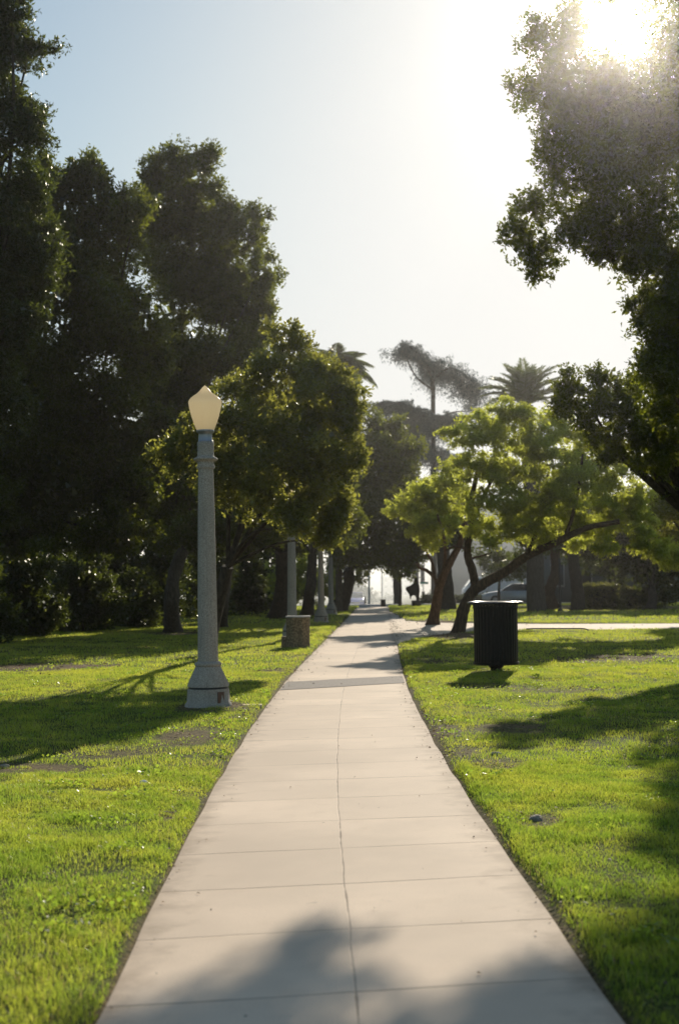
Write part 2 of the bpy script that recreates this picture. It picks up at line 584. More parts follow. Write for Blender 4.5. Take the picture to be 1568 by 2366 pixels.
def foliage(lobes, leafpx, cov=4.0, aspect=0.5, sub=18, subr=0.31, spray=8, droop=0.0, core=1.0, drop=None, lift=0.25, spread=1.0, vflat=1.0):
    """lobes: (centre xyz, radii xyz, metres per pixel). Hierarchy lobe > sub-lobe > spray > leaf."""
    V = []; A = []
    for (c, r, mpp) in lobes:
        c = np.asarray(c); r = np.asarray(r)
        L = leafpx * mpp
        area = math.pi * r[0] * r[2]
        nleaf = int(cov * area / (0.5 * L * L * aspect))
        nsub = max(4, int(sub))
        sd_ = unit(nsub)
        sr = rng.uniform(0.40, 1.12, nsub)[:, None]
        scn = c + sd_ * r * sr
        srad = subr * rng.uniform(0.6, 1.25, nsub)
        wts = srad ** 2; wts /= wts.sum()
        nspr = max(10, nleaf // spray)
        which = rng.choice(nsub, nspr, p=wts)
        uu = unit(nspr)
        rad = rng.uniform(0.0, 1.0, nspr) ** (1 / 2.4)
        rad *= np.where(rng.random(nspr) < 0.16, rng.uniform(1.0, 1.7, nspr), 1.0)
        off = uu * (rad * srad[which])[:, None] * r
        off[:, 2] *= vflat
        pos = scn[which] + off
        if drop is not None:
            keep = drop(pos)
            pos = pos[keep]; which = which[keep]; uu = uu[keep]
            nspr = len(pos)
            if nspr == 0:
                continue
        o = uu * 0.7 + unit(nspr) * 0.7 + np.array([0, 0, lift - droop])
        o /= np.linalg.norm(o, axis=1, keepdims=True)
        sv = rng.normal(0.45, 0.2, nsub)[which] + rng.normal(0, 0.15, nspr)
        idx = np.repeat(np.arange(nspr), spray)
        n = len(idx)
        t = rng.uniform(-1.0, 1.0, n)[:, None]
        base = pos[idx] + o[idx] * t * L * 1.5 * spread + unit(n) * L * 0.3
        d = o[idx] * 0.55 + unit(n) * 0.9 + np.array([0, 0, -droop * 1.3])
        d /= np.linalg.norm(d, axis=1, keepdims=True)
        Ls = L * rng.uniform(0.65, 1.3, n)
        V.append(leaf_quads(base, d, Ls, Ls * aspect * rng.uniform(0.8, 1.2, n)))
        A.append(np.repeat(np.clip(sv[idx] + rng.normal(0, 0.15, n), 0, 1), 4))
        if core > 0:   # bigger leaves added deep inside, coloured dark as shade, blocking light and sky
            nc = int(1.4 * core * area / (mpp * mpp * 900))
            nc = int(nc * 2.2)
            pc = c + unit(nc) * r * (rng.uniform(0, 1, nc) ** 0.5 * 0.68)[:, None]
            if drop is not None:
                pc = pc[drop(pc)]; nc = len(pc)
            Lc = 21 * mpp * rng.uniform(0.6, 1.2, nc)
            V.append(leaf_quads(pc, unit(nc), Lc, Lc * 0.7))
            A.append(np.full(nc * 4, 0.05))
    return np.concatenate(V), np.concatenate(A)


def lobes_px(lst, d):
    """(x, y, rx, ry[, depth offset m]) in photo pixels at depth d -> world ellipsoids"""
    out = []
    for q in lst:
        x, y, rx, ry = q[:4]
        dd = q[4] if len(q) > 4 else d + rng.uniform(-0.03, 0.03) * d
        mpp = dd / F
        rm = math.sqrt(rx * ry)
        out.append((P(x, y, dd), np.array([rx, rm * 1.05, ry]) * mpp, mpp))
    return out


def smooth_line(pts, n=5):
    pts = [np.array(p, float) for p in pts]
    if len(pts) < 3:
        return [pts[0] + (pts[-1] - pts[0]) * t for t in np.linspace(0, 1, n + 1)]
    ext = [2 * pts[0] - pts[1]] + pts + [2 * pts[-1] - pts[-2]]
    out = []
    for i in range(1, len(ext) - 2):
        p0, p1, p2, p3 = ext[i - 1:i + 3]
        for t in np.linspace(0, 1, n, endpoint=False):
            out.append(0.5 * (2 * p1 + (p2 - p0) * t + (2 * p0 - 5 * p1 + 4 * p2 - p3) * t * t + (3 * p1 - p0 - 3 * p2 + p3) * t ** 3))
    out.append(pts[-1])
    return out


def limb(mb, pts, r0, r1, n=9, rough=0.05, flare=0.0, sub=5):
    line = smooth_line(pts, sub)
    m = len(line)
    rad = []
    for i in range(m):
        t = i / (m - 1)
        rr = r0 + (r1 - r0) * t
        if flare:
            rr *= 1 + flare * math.exp(-t * 14)
        rad.append(rr)
    mb.tube(line, rad, n, rough)


def make_tree(name, label, cat, base, trunk_r, lobes, leafpx, mat, bmat, group=None, fork=0.45, trunk_pts=None, seed=None, limbs=10, limbw=0.28, limb_idx=None, **kw):
    """tapered trunk and limbs as one part, crown of leaves as another"""
    t = thing(name, label, cat, base, group)
    base = np.asarray(base, float)
    cs = np.array([l[0] for l in lobes])
    top = cs.mean(0)
    mb = MB()
    if trunk_pts is None:
        fz = base[2] + (top[2] - base[2]) * fork
        fp = np.array([base[0] + (top[0] - base[0]) * 0.25, base[1] + (top[1] - base[1]) * 0.25, fz])
        midp = (base + fp) / 2 + rng.normal(0, trunk_r * 0.35, 3) * np.array([1, 1, 0])
        trunk_pts = [base - [0, 0, 0.1], midp, fp]
    limb(mb, trunk_pts, trunk_r, trunk_r * 0.72, 12, 0.06, flare=0.55)
    fp = np.asarray(trunk_pts[-1])
    order = (limb_idx if limb_idx is not None else rng.permutation(len(cs)))[:limbs]
    for i in order:
        e = cs[i]
        mid = fp + (e - fp) * 0.5 + rng.normal(0, 0.06, 3) * np.linalg.norm(e - fp) + np.array([0, 0, 0.06 * np.linalg.norm(e - fp)])
        limb(mb, [fp, mid, e], trunk_r * limbw, trunk_r * 0.05, 7, 0.05, sub=4)
    mb.v = [v - base for v in mb.v]
    mb.build('trunk', bmat, t, smooth=True)
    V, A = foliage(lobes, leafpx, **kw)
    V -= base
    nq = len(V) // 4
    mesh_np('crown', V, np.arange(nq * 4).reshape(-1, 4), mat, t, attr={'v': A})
    return t


# ------------------------------------------------------------------ ground, paths
_px = np.array([-20, 0, 4.75, 5.8, 7.8, 10, 13.3, 16.5, 20, 24, 32, 49, 72, 84, 140])
_pc = np.array([0.14, 0.13, 0.06, 0.02, -0.02, -0.05, -0.045, -0.015, 0.035, 0.15, 0.41, 0.95, 1.65, 2.0, 3.6])
_ky = np.linspace(-20, 140, 641)
_kx = np.interp(_ky, _px, _pc)
_kx = np.convolve(np.pad(_kx, 14, mode='edge'), np.ones(29) / 29, mode='valid')
HW = 0.90


def xc(y):
    return np.interp(y, _ky, _kx)


def vnoise(x, y, s, seed=0):
    """smooth value noise on a lattice"""
    x = np.asarray(x) * s + 1000.5; y = np.asarray(y) * s + 1000.5
    xi = np.floor(x).astype(np.int64); yi = np.floor(y).astype(np.int64)
    fx = x - xi; fy = y - yi
    fx = fx * fx * (3 - 2 * fx); fy = fy * fy * (3 - 2 * fy)

    def h(a, b):
        q = (a * 374761393 + b * 668265263 + seed * 974711) & 0x7fffffff
        q = ((q ^ (q >> 13)) * 1274126177) & 0x7fffffff
        return ((q ^ (q >> 16)) & 0xffff) / 65535.0
    return (h(xi, yi) * (1 - fx) + h(xi + 1, yi) * fx) * (1 - fy) + (h(xi, yi + 1) * (1 - fx) + h(xi + 1, yi + 1) * fx) * fy


def drop_z(y):
    y = np.asarray(y, float)
    return -np.clip(y - 80, 0, 55) * 0.019


# cross path that joins from the right
CA = [G(905, 1490), G(950, 1478), G(1000, 1468), G(1090, 1461), G(1250, 1458), G(1568, 1455), G(1900, 1452)]
CB = [G(868, 1412), G(885, 1424), G(905, 1434), G(1000, 1439), G(1250, 1442), G(1568, 1441), G(1900, 1439)]
CA = np.array([[xc(CA[0][1]) + HW, CA[0][1], 0]] + [[p[0], p[1], 0] for p in CA[1:]])
CB = np.array([[xc(CB[0][1]) + HW, CB[0][1], 0]] + [[p[0], p[1], 0] for p in CB[1:]])


def in_cross(x, y, m=0.0):
    ya = np.interp(x, CA[:, 0], CA[:, 1]); yb = np.interp(x, CB[:, 0], CB[:, 1])
    return (x > xc(y) + HW - 0.12) & (y > ya - m) & (y < yb + m)


def ground_z(x, y):
    """lawn height: a lip of turf 3 cm above the path edge, gentle unevenness, falling away past 80 m"""
    x = np.asarray(x, float); y = np.asarray(y, float)
    off = np.abs(x - xc(y)) - HW
    lip = np.clip(off / 0.10, 0, 1); lip = lip * lip * (3 - 2 * lip)
    base = np.where(off < 0, -0.03, -0.02 + 0.05 * lip)
    ic = in_cross(x, y, 0.35)
    base = np.where(ic, -0.03, base)
    und = (vnoise(x, y, 0.45, 1) - 0.5) * 0.06 * np.clip(off / 1.2, 0, 1) + (vnoise(x, y, 2.2, 2) - 0.5) * 0.022 * np.clip(off / 0.3, 0, 1)
    return base + np.where(ic, 0, und) + drop_z(y)


# worn patches of turf: photo pixel centre, half-width, half-height
PATCH = [(120, 1543, 150, 9, 1.2), (490, 1640, 75, 12, 1.0), (440, 1706, 75, 22, 0.8), (70, 1788, 130, 14, 0.9), (250, 1745, 120, 16, 0.5),
         (1005, 1690, 50, 22, 1.0), (1190, 1690, 90, 14, 0.8), (1240, 1910, 55, 20, 0.7), (1450, 1521, 110, 9, 0.9), (1330, 1530, 55, 6, 0.8),
         (650, 1552, 45, 5, 0.9), (1130, 1592, 80, 7, 0.35), (1150, 1780, 60, 14, 0.5), (1060, 1745, 40, 14, 0.5), (560, 1655, 40, 12, 0.8),
         (1290, 1600, 120, 7, 0.4), (390, 1900, 22, 14, 0.6), (1035, 1471, 60, 8, 1.3), (1000, 1441, 60, 5, 1.2), (400, 1466, 55, 6, 0.9),
         (1380, 1405, 180, 6, 1.4), (1010, 1530, 60, 7, 0.5)]
PW = []
for (x, y, a, b, s) in PATCH:
    g = G(x, y)
    PW.append((g[0], g[1], a * g[1] / F, max(0.15, b * g[1] ** 2 / (F * CAMZ)), s * 0.8))


def dirt_at(x, y):
    d = np.zeros(np.shape(x))
    w = vnoise(x, y, 1.6, 5) * 0.55 + vnoise(x, y, 5.0, 6) * 0.4 + vnoise(x, y, 13.0, 7) * 0.3
    for (cx_, cy_, a, b, s) in PW:
        q = ((x - cx_) / a) ** 2 + ((y - cy_) / b) ** 2
        d = np.maximum(d, s * np.clip(1.5 - q, 0, 1) * np.clip(w * 2.6 - 0.75, 0, 1))
    off = np.abs(x - xc(y)) - HW
    d = np.maximum(d, np.clip(1 - off / (0.015 + np.where(x > xc(y), 0.16, 0.10) * vnoise(x, y, 1.1, 9) ** 2), 0, 1) * 0.7)
    return np.clip(d, 0, 1)


offs = np.concatenate([-np.geomspace(900, 12, 26), -np.arange(11.8, 1.2, -0.2), [-1.15, -1.1, -1.05, -1.0, -0.95, -0.9, -0.86, 0, 0.86, 0.9, 0.95, 1.0, 1.05, 1.1, 1.15], np.arange(1.3, 11.9, 0.2), np.geomspace(12, 900, 26)])
rows = np.concatenate([[-200, -60, -20, -6, 0, 2], np.arange(3, 56, 0.2), np.arange(56, 90, 0.6), np.arange(90, 140, 4), np.geomspace(142, 1600, 20)])
OX, RY = np.meshgrid(offs, rows)
GX = xc(RY) + OX
GZ = ground_z(GX, RY)
GD = dirt_at(GX, RY)
nr, nc = OX.shape
idx = np.arange(nr * nc).reshape(nr, nc)
quads = np.stack([idx[:-1, :-1], idx[:-1, 1:], idx[1:, 1:], idx[1:, :-1]], -1).reshape(-1, 4)
struct(mesh_np('ground', np.stack([GX, RY, GZ], -1).reshape(-1, 3), quads, M['soil'], attr={'dirt': GD.ravel()}, smooth=True))

# main path, slabs skewed a little to the axis
py = np.concatenate([np.arange(-6, 80, 0.25), np.arange(80, 92, 1)])
pu = np.array([-HW, -0.45, 0, 0.45, HW])
PU, PYY = np.meshgrid(pu, py)
edge = (vnoise(PYY, PU * 0 + 3, 1.7, 11) - 0.5) * 0.022 * (np.abs(PU) == HW) * np.sign(PU)
PX = xc(PYY) + PU + edge
PZ = drop_z(PYY) + 0.0
n1, n2 = PU.shape
pi_ = np.arange(n1 * n2).reshape(n1, n2)
pq = np.stack([pi_[:-1, :-1], pi_[:-1, 1:], pi_[1:, 1:], pi_[1:, :-1]], -1).reshape(-1, 4)
puv = np.stack([PU, PYY - 0.17 * PU + 0.32], -1).reshape(-1, 2)
struct(mesh_np('path', np.stack([PX, PYY, PZ], -1).reshape(-1, 3), pq, M['concrete'], uv=puv))

# asphalt patch across the path
aL0, aL1, aR0, aR1 = G(650, 1595), G(662, 1576), G(938, 1578), G(930, 1562)
va = []
for t in np.linspace(0, 1, 9):
    y0 = aL0[1] + (aR0[1] - aL0[1]) * t; y1 = aL1[1] + (aR1[1] - aL1[1]) * t
    for y_ in (y0 + rng.normal(0, 0.02), y1 + rng.normal(0, 0.03)):
        va.append((xc(y_) - HW + 0.02 + t * (2 * HW - 0.04), y_, 0.005))
fa = [(2 * i, 2 * i + 2, 2 * i + 3, 2 * i + 1) for i in range(8)]
struct(mesh_np('asphalt_strip', np.array(va), np.array(fa), M['patch']))

# cross path sheet
xs = np.concatenate([np.linspace(CA[0, 0], CA[0, 0] + 4, 24), np.linspace(CA[0, 0] + 4.4, CA[-1, 0], 30)])
v = []; uvs = []
for x_ in xs:
    ya = np.interp(x_, CA[:, 0], CA[:, 1]); yb = np.interp(x_, np.sort(CB[:, 0]), CB[np.argsort(CB[:, 0]), 1])
    for t in (0, 0.5, 1):
        yy = ya + (yb - ya) * t
        v.append((max(x_, xc(yy) + HW - 0.05), yy, 0.005)); uvs.append(((t - 0.5) * 1.6, x_))
f = []
for i in range(len(xs) - 1):
    for j in range(2):
        f.append((i * 3 + j, i * 3 + 3 + j, i * 3 + 4 + j, i * 3 + j + 1))
struct(mesh_np('cross_path', np.array(v), np.array(f), M['concrete2'], uv=np.array(uvs)))
# little concrete strip from the lamp base to the path
s0 = G(545, 1636)
struct(MB().box((s0[0] + 0.06, s0[1], 0.012), (0.50, 0.24, 0.05), 0.05).build('footing', M['concrete2']))

# road beyond the park
rd = [(-200, 97), (-200, 109), (200, 109), (200, 97)]
ry_ = np.linspace(90, 110, 6)
v = []; f = []
for i, y_ in enumerate(ry_):
    v += [(-250, y_, float(drop_z(y_)) + 0.07), (250, y_, float(drop_z(y_)) + 0.07)]
for i in range(5):
    f.append((2 * i, 2 * i + 1, 2 * i + 3, 2 * i + 2))
struct(mesh_np('road', np.array(v), np.array(f), M['road']))
struct(MB().box((0, 89.3, float(drop_z(89.3)) + 0.05), (400, 1.4, 0.24)).build('kerb', M['trim']))

# ------------------------------------------------------------------ grass


def blades(n, y0, y1, h, w, seg, margin=1.25):
    # more of them where the lens looks, spread a bit past the frame on both sides
    y = np.sqrt(rng.uniform(y0 ** 2, y1 ** 2, n))
    x = rng.uniform(-1, 1, n) * (0.2485 * margin * y + 2.4)
    off = np.abs(x - xc(y)) - HW
    keep = off > -0.035 + 0.09 * vnoise(x, y, 2.3, 41) - 0.03 * rng.random(n)
    keep &= ~in_cross(x, y)
    d = dirt_at(x, y)
    keep &= rng.random(n) > np.clip(d * 1.25, 0, 0.90)
    keep &= rng.random(n) < 0.35 + 1.1 * vnoise(x, y, 2.6, 27)
    x, y, off = x[keep], y[keep], off[keep]
    n = len(x)
    tuft = vnoise(x, y, 3.3, 21) * 0.6 + vnoise(x, y, 9.0, 22) * 0.4
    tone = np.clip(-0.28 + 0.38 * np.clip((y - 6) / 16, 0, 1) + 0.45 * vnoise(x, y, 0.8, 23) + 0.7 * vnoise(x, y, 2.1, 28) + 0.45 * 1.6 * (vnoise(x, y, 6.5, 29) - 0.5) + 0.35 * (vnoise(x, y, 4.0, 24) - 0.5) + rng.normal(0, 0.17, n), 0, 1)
    dry = np.clip((rng.random(n) < 0.05 + 0.30 * np.clip(vnoise(x, y, 0.55, 33) - 0.45, 0, 1) + 0.8 * np.clip(d[keep], 0, 1)) * rng.uniform(0.4, 1.0, n), 0, 1)
    hh = h * (0.15 + 1.7 * tuft) * rng.uniform(0.6, 1.25, n) * (1 - 0.75 * np.clip(d[keep] * 2, 0, 1))
    hh *= np.where(off < 0.12, rng.uniform(0.7, 1.5, n), 1.0)
    z = ground_z(x, y) - 0.004
    b = np.stack([x, y, z], 1)
    az = rng.uniform(0, 2 * math.pi, n)
    s = np.stack([np.cos(az), np.sin(az), np.zeros(n)], 1)
    la = rng.uniform(0, 2 * math.pi, n)
    lean = np.stack([np.cos(la), np.sin(la), np.zeros(n)], 1) * rng.uniform(0.1, 0.95, n)[:, None]
    up = np.array([0, 0, 1.0])
    ww = (w * rng.uniform(0.7, 1.3, n))[:, None]; hh = hh[:, None]
    if seg == 2:
        m = b + (up * 0.6 + lean * 0.3) * hh
        tip = b + (up * 0.9 + lean * 0.95) * hh
        v = np.stack([b - s * ww / 2, b + s * ww / 2, m + s * ww * 0.4, m - s * ww * 0.4, tip], 1)
        i0 = (np.arange(n) * 5)[:, None]
        t = np.concatenate([i0 + np.array([0, 1, 2]), i0 + np.array([0, 2, 3]), i0 + np.array([3, 2, 4])], 0)
        return v.reshape(-1, 3), t, np.repeat(tone, 5), np.repeat(dry, 5)
    tip = b + (up * 0.9 + lean * 0.8) * hh
    v = np.stack([b - s * ww / 2, b + s * ww / 2, tip], 1)
    t = np.arange(n * 3).reshape(-1, 3)
    return v.reshape(-1, 3), t, np.repeat(tone, 3), np.repeat(dry, 3)


GV = []; GT = []; GA = []; GD2 = []; o_ = 0
for args in [(820000, 2.6, 11, 0.035, 0.0030, 2, 1.2), (560000, 11, 24, 0.039, 0.0058, 1, 1.2), (340000, 24, 48, 0.05, 0.014, 1, 1.2), (150000, 48, 92, 0.075, 0.035, 1, 1.25)]:
    v, t, a, dr_ = blades(*args)
    GV.append(v); GT.append(t + o_); GA.append(a); GD2.append(dr_); o_ += len(v)
# clover and broad-leaved weeds in loose clumps
nw = 420
wy = np.sqrt(rng.uniform(4.2 ** 2, 26 ** 2, nw)); wx = rng.uniform(-1, 1, nw) * (0.31 * wy + 0.3)
cl = rng.integers(20, 70, nw); wi = np.repeat(np.arange(nw), cl); n = len(wi)
spread_ = rng.uniform(0.04, 0.16, nw)[wi]
lx = wx[wi] + rng.normal(0, 1, n) * spread_; ly = wy[wi] + rng.normal(0, 1, n) * spread_
ok = (np.abs(lx - xc(ly)) > HW + 0.03) & ~in_cross(lx, ly); lx, ly, wi = lx[ok], ly[ok], wi[ok]; n = len(lx)
dv = unit(n); dv[:, 2] = np.abs(dv[:, 2]) * 0.5; dv /= np.linalg.norm(dv, axis=1, keepdims=True)
Lw = rng.uniform(0.014, 0.032, n) * rng.uniform(0.7, 1.4, nw)[wi]
Q = leaf_quads(np.stack([lx, ly, ground_z(lx, ly) + rng.uniform(0.015, 0.05, n)], 1), dv, Lw, Lw * 0.75, 0.12)
i0 = (np.arange(n) * 4)[:, None]
GV.append(Q); GT.append(np.concatenate([i0 + np.array([0, 1, 2]), i0 + np.array([0, 2, 3])], 0) + o_)
GA.append(np.repeat(np.clip(rng.normal(0.12, 0.12, nw)[wi] + rng.normal(0, 0.06, n), 0, 1), 4)); GD2.append(np.zeros(n * 4)); o_ += len(Q)
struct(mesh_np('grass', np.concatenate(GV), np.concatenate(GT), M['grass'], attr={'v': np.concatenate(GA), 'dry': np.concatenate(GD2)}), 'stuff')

# fallen leaves and crumbs of soil on path and lawn
fx = []; fy = []
for (cx_, cy_, a, b, s) in PW:
    n = int(min(160, 30 + 40 * a * b))
    fx.append(rng.normal(cx_, a * 0.7, n)); fy.append(rng.normal(cy_, b * 0.7, n))
n = 900
yy = rng.uniform(4, 50, n); sd2 = np.where(rng.random(n) < 0.5, -1, 1)
fx.append(xc(yy) + sd2 * (HW + rng.normal(0.03, 0.10, n))); fy.append(yy)
n = 16
yy = rng.uniform(4, 30, n); fx.append(xc(yy) + rng.uniform(-HW, HW, n)); fy.append(yy)
n = 2200
yy = rng.uniform(5, 48, n); xx = rng.uniform(-0.3, 0.3, n) * yy
kp = (np.abs(xx - xc(yy)) > HW) | (rng.random(n) < 0.12)
fx.append(xx[kp]); fy.append(yy[kp])
fx = np.concatenate(fx); fy = np.concatenate(fy)
onp = np.abs(fx - xc(fy)) < HW
fz = np.where(onp, drop_z(fy) + 0.008, ground_z(fx, fy) + 0.02)
fz = np.where(in_cross(fx, fy), 0.012, fz)
n = len(fx)
dd = np.stack([rng.normal(size=n), rng.normal(size=n), rng.normal(0, 0.25, n)], 1); dd /= np.linalg.norm(dd, axis=1, keepdims=True)
LL = rng.uniform(0.018, 0.045, n) * np.clip(fy / 14, 0.7, 2.0)
LL = np.where(onp, LL * 0.7, LL)
sideh = np.stack([-dd[:, 1], dd[:, 0], rng.normal(0, 0.3, n)], 1)
bse = np.stack([fx, fy, fz], 1)
md = bse + dd * LL[:, None] * 0.5
V = np.stack([bse, md + sideh * LL[:, None] * 0.28 + [0, 0, 0.004], bse + dd * LL[:, None], md - sideh * LL[:, None] * 0.28 + [0, 0, 0.004]], 1).reshape(-1, 3)
struct(mesh_np('fallen_leaves', V, np.arange(n * 4).reshape(-1, 4), M['litter'], attr={'v': np.repeat(rng.random(n), 4)}), 'stuff')

# ------------------------------------------------------------------ street lamps
lb = G(482, 1638)
LAMP_GROUP = "street lamps along the left edge of the path"
s_ = lb[1] / F / 2.976      # metres per unit of the measured profile


def lathe_part(name, prof, mat, parent, n=40, flute=0, fd=0.0, phase=0.0):
    pr = [(w * s_ / 2, (2300 - y) * s_) for (y, w) in prof]
    return MB().lathe(pr, n, flute=flute, fdepth=fd, phase=phase).build(name, mat, parent, smooth=True)


lamp = thing('street_lamp', "nearest and largest street lamp, cream acorn globe on grey pebbled concrete post in the grass", 'street lamp', (lb[0], lb[1], 0.0), LAMP_GROUP)
lathe_part('base', [(2310, 350), (2290, 335), (2262, 318), (2250, 296), (2180, 288), (2160, 284)], M['aggregate'], lamp, 16)
lathe_part('base_groove', [(2160, 272), (2146, 272)], M['dark_metal'], lamp, 16)
lathe_part('base_cone', [(2146, 286), (2126, 280), (2010, 172)], M['aggregate'], lamp, 16)
lathe_part('collar', [(2010, 168), (2004, 180), (1994, 184), (1984, 178), (1976, 150)], M['aggregate'], lamp)
sh = lathe_part('shaft', [(1976, 140), (1500, 130), (1000, 117), (655, 104)], M['aggregate'], lamp, 64, 16, 0.06)
lathe_part('capital', [(655, 116), (645, 128), (632, 122), (618, 108), (604, 118), (597, 160), (588, 168), (580, 160), (572, 124), (562, 112), (545, 116), (530, 110), (514, 117), (500, 111), (486, 118), (470, 112), (466, 100)], M['aggregate'], lamp)
lathe_part('fitter', [(466, 104), (458, 96), (420, 92), (408, 98), (402, 118), (392, 124), (386, 120)], M['steel'], lamp)
lathe_part('globe', [(386, 116), (378, 128), (330, 164), (290, 190), (250, 209), (215, 224), (200, 229), (190, 229), (181, 223), (172, 212), (163, 196), (154, 176), (146, 154), (138, 130), (130, 107), (121, 88), (112, 72), (103, 57), (94, 42), (86, 27), (79, 12), (75, 3)], M['globe'], lamp, 48)
dz = (2300 - 2215) * s_
MB().box((0.165, -0.185, dz), (0.012, 0.10, 0.13), R(-42)).build('access_door', simple("rusty_door", (0.16, 0.09, 0.06), 0.8), lamp, bevel=0.004)
lamp.rotation_euler = (0, R(-0.35), 0)
specs = [(674, 35.0, "second lamp post, foot behind the stone bin and top in the leaves"),
         (741, 49.5, "third lamp post from the front, bluish grey foot in shaded grass by a tree trunk"),
         (764, 62.0, "fourth lamp post from the front, slim and brownish beside the dark trunks"),
         (797, 78.0, "farthest lamp post, tiny at the end of the row near the blue car")]
for (x_, d_2, lab) in specs:
    q = P(x_, HZ, d_2)
    o = dup(lamp, (q[0], d_2, 0.0), lab, LAMP_GROUP)
    o.rotation_euler = (0, 0, 0)

# ------------------------------------------------------------------ slatted litter bin
bb = G(1146, 1556)
m_ = bb[1] / F
bin_ = thing('litter_bin', "tall black slatted steel litter bin with shiny rim on a pedestal in the right lawn", 'litter bin', (bb[0], bb[1], 0.02))
z0, z1 = 18 * m_, 158 * m_
rb = 51 * m_
NS = 34
for i in range(NS):
    a = 2 * math.pi * i / NS
    mb = MB()
    prof = [(rb * 1.0, z0), (rb * 0.985, z0 + 0.1), (rb * 0.985, z1 - 0.12), (rb * 1.0, z1 - 0.05), (rb * 1.05, z1)]
    w = 2 * math.pi * rb / NS * 0.38
    ca, sa = math.cos(a), math.sin(a)
    v = []
    for (r_, z_) in prof:
        for (dr, dw) in ((0, -w), (0, w), (-0.012, w), (-0.012, -w)):
            v.append(((r_ + dr) * ca - dw * sa, (r_ + dr) * sa + dw * ca, z_))
    f = []
    for j in range(len(prof) - 1):
        for q in range(4):
            f.append((j * 4 + q, j * 4 + (q + 1) % 4, j * 4 + 4 + (q + 1) % 4, j * 4 + 4 + q))
    f += [(3, 2, 1, 0), tuple(len(prof) * 4 - 4 + q for q in range(4))]
    mb.add(v, f)
    mb.build('slat', M['black_metal'], bin_)
MB().lathe([(rb * 0.95, z0 + 0.01), (rb * 0.95, z1 - 0.04), (rb * 0.92, z1 - 0.04), (rb * 0.92, z0 + 0.02)], 40, cap=False).build('liner', M['black_metal'], bin_, smooth=True)
rim = []
for i in range(13):
    th = math.pi * i / 6
    rim.append((rb * 1.13 + 0.055 * math.cos(th), z1 + 0.008 + 0.026 * math.sin(th)))
MB().lathe(rim, 56, cap=False).build('rim', M['rim_metal'], bin_, smooth=True)
MB().lathe([(rb * 1.012, z1 - 0.085), (rb * 1.02, z1 - 0.08), (rb * 1.02, z1 - 0.055), (rb * 1.012, z1 - 0.05)], 48, cap=False).build('band', M['black_metal'], bin_, smooth=True)
MB().lathe([(rb * 1.012, z0 + 0.01), (rb * 1.03, z0 + 0.012), (rb * 1.03, z0 + 0.04), (rb * 1.012, z0 + 0.045)], 48, cap=False).build('band', M['black_metal'], bin_, smooth=True)
for i in range(26):
    a = 2 * math.pi * i / 26
    MB().lathe([(0.013, -0.006), (0.011, 0.006), (0.004, 0.012)], 8).build('light_dot', M['paper'], bin_, smooth=True)  # pale dots painted to imitate light leaking between the slats
    o = bin_.children[-1]
    o.location = (rb * 1.04 * math.cos(a), rb * 1.04 * math.sin(a), z1 - 0.067)
    o.rotation_euler = (0, R(90), a)
MB().lathe([(rb * 0.95, z0 + 0.012), (rb * 0.40, z0 - 0.005), (rb * 0.26, z0 * 0.55), (rb * 0.26, -0.05)], 24).build('pedestal', M['black_metal'], bin_, smooth=True)
MB().lathe([(rb * 0.42, -0.04), (rb * 0.42, 0.02), (rb * 0.24, 0.022)], 24).build('foot_plate', M['black_metal'], bin_, smooth=True)

# ------------------------------------------------------------------ stone planter-like bin
pb = G(688, 1500)
m_ = pb[1] / F
sb = thing('stone_bin', "squat pebble faced concrete bin with pale rim on the left of the path", 'litter bin', (pb[0], pb[1] + 0.25, 0.0))
hh = 76 * m_; rr = 29.5 * m_
mb = MB()
prof = [(rr * 1.03, -0.05), (rr * 1.0, 0.04), (rr * 0.985, hh * 0.5), (rr * 1.0, hh - 0.05), (rr * 1.02, hh - 0.03)]
mb.lathe(prof, 8, phase=R(22.5))
body = mb.build('body', M['pebble'], sb, bevel=0.02)
mb = MB()
mb.lathe([(rr * 1.05, hh - 0.03), (rr * 1.06, hh - 0.01), (rr * 1.03, hh), (rr * 0.72, hh + 0.004), (rr * 0.70, hh - 0.05)], 8, phase=R(22.5), cap=False)
mb.build('rim', M['rimstone'], sb, bevel=0.006)
MB().lathe([(rr * 0.70, hh - 0.08), (rr * 0.69, hh - 0.03)], 16).build('liner', M['dark_metal'], sb)
MB().box((-rr * 1.05, 0.12, hh * 0.16), (0.16, 0.22, hh * 0.42)).build('side_block', M['pebble'], sb, bevel=0.02)

# ------------------------------------------------------------------ small stones and scraps on the lawn


def rock(x, y, size, label, mat='rock', flat=0.55, name='stone', cat='stone'):
    g = G(x, y)
    bm = bmesh.new(); bmesh.ops.create_icosphere(bm, subdivisions=3, radius=1)
    sd3 = random.random() * 50
    for v_ in bm.verts:
        k_ = 1 + 0.55 * (vnoise(v_.co.x + sd3, v_.co.y + v_.co.z, 1.1, 31) - 0.5) + 0.2 * (vnoise(v_.co.x * 3 + sd3, v_.co.y * 3 - v_.co.z * 2, 1.0, 32) - 0.5)
        v_.co = v_.co * float(k_)
        v_.co.x *= size; v_.co.y *= size * 0.8; v_.co.z *= size * flat
    me = bpy.data.meshes.new(name); bm.to_mesh(me); bm.free()
    me.materials.append(M[mat])
    o = bpy.data.objects.new(name, me); COL.objects.link(o)
    o.location = (g[0], g[1], float(ground_z(g[0], g[1])) + size * flat * 0.25)
    o.rotation_euler = (0, 0, random.random() * 6)
    return tag(o, label, cat)


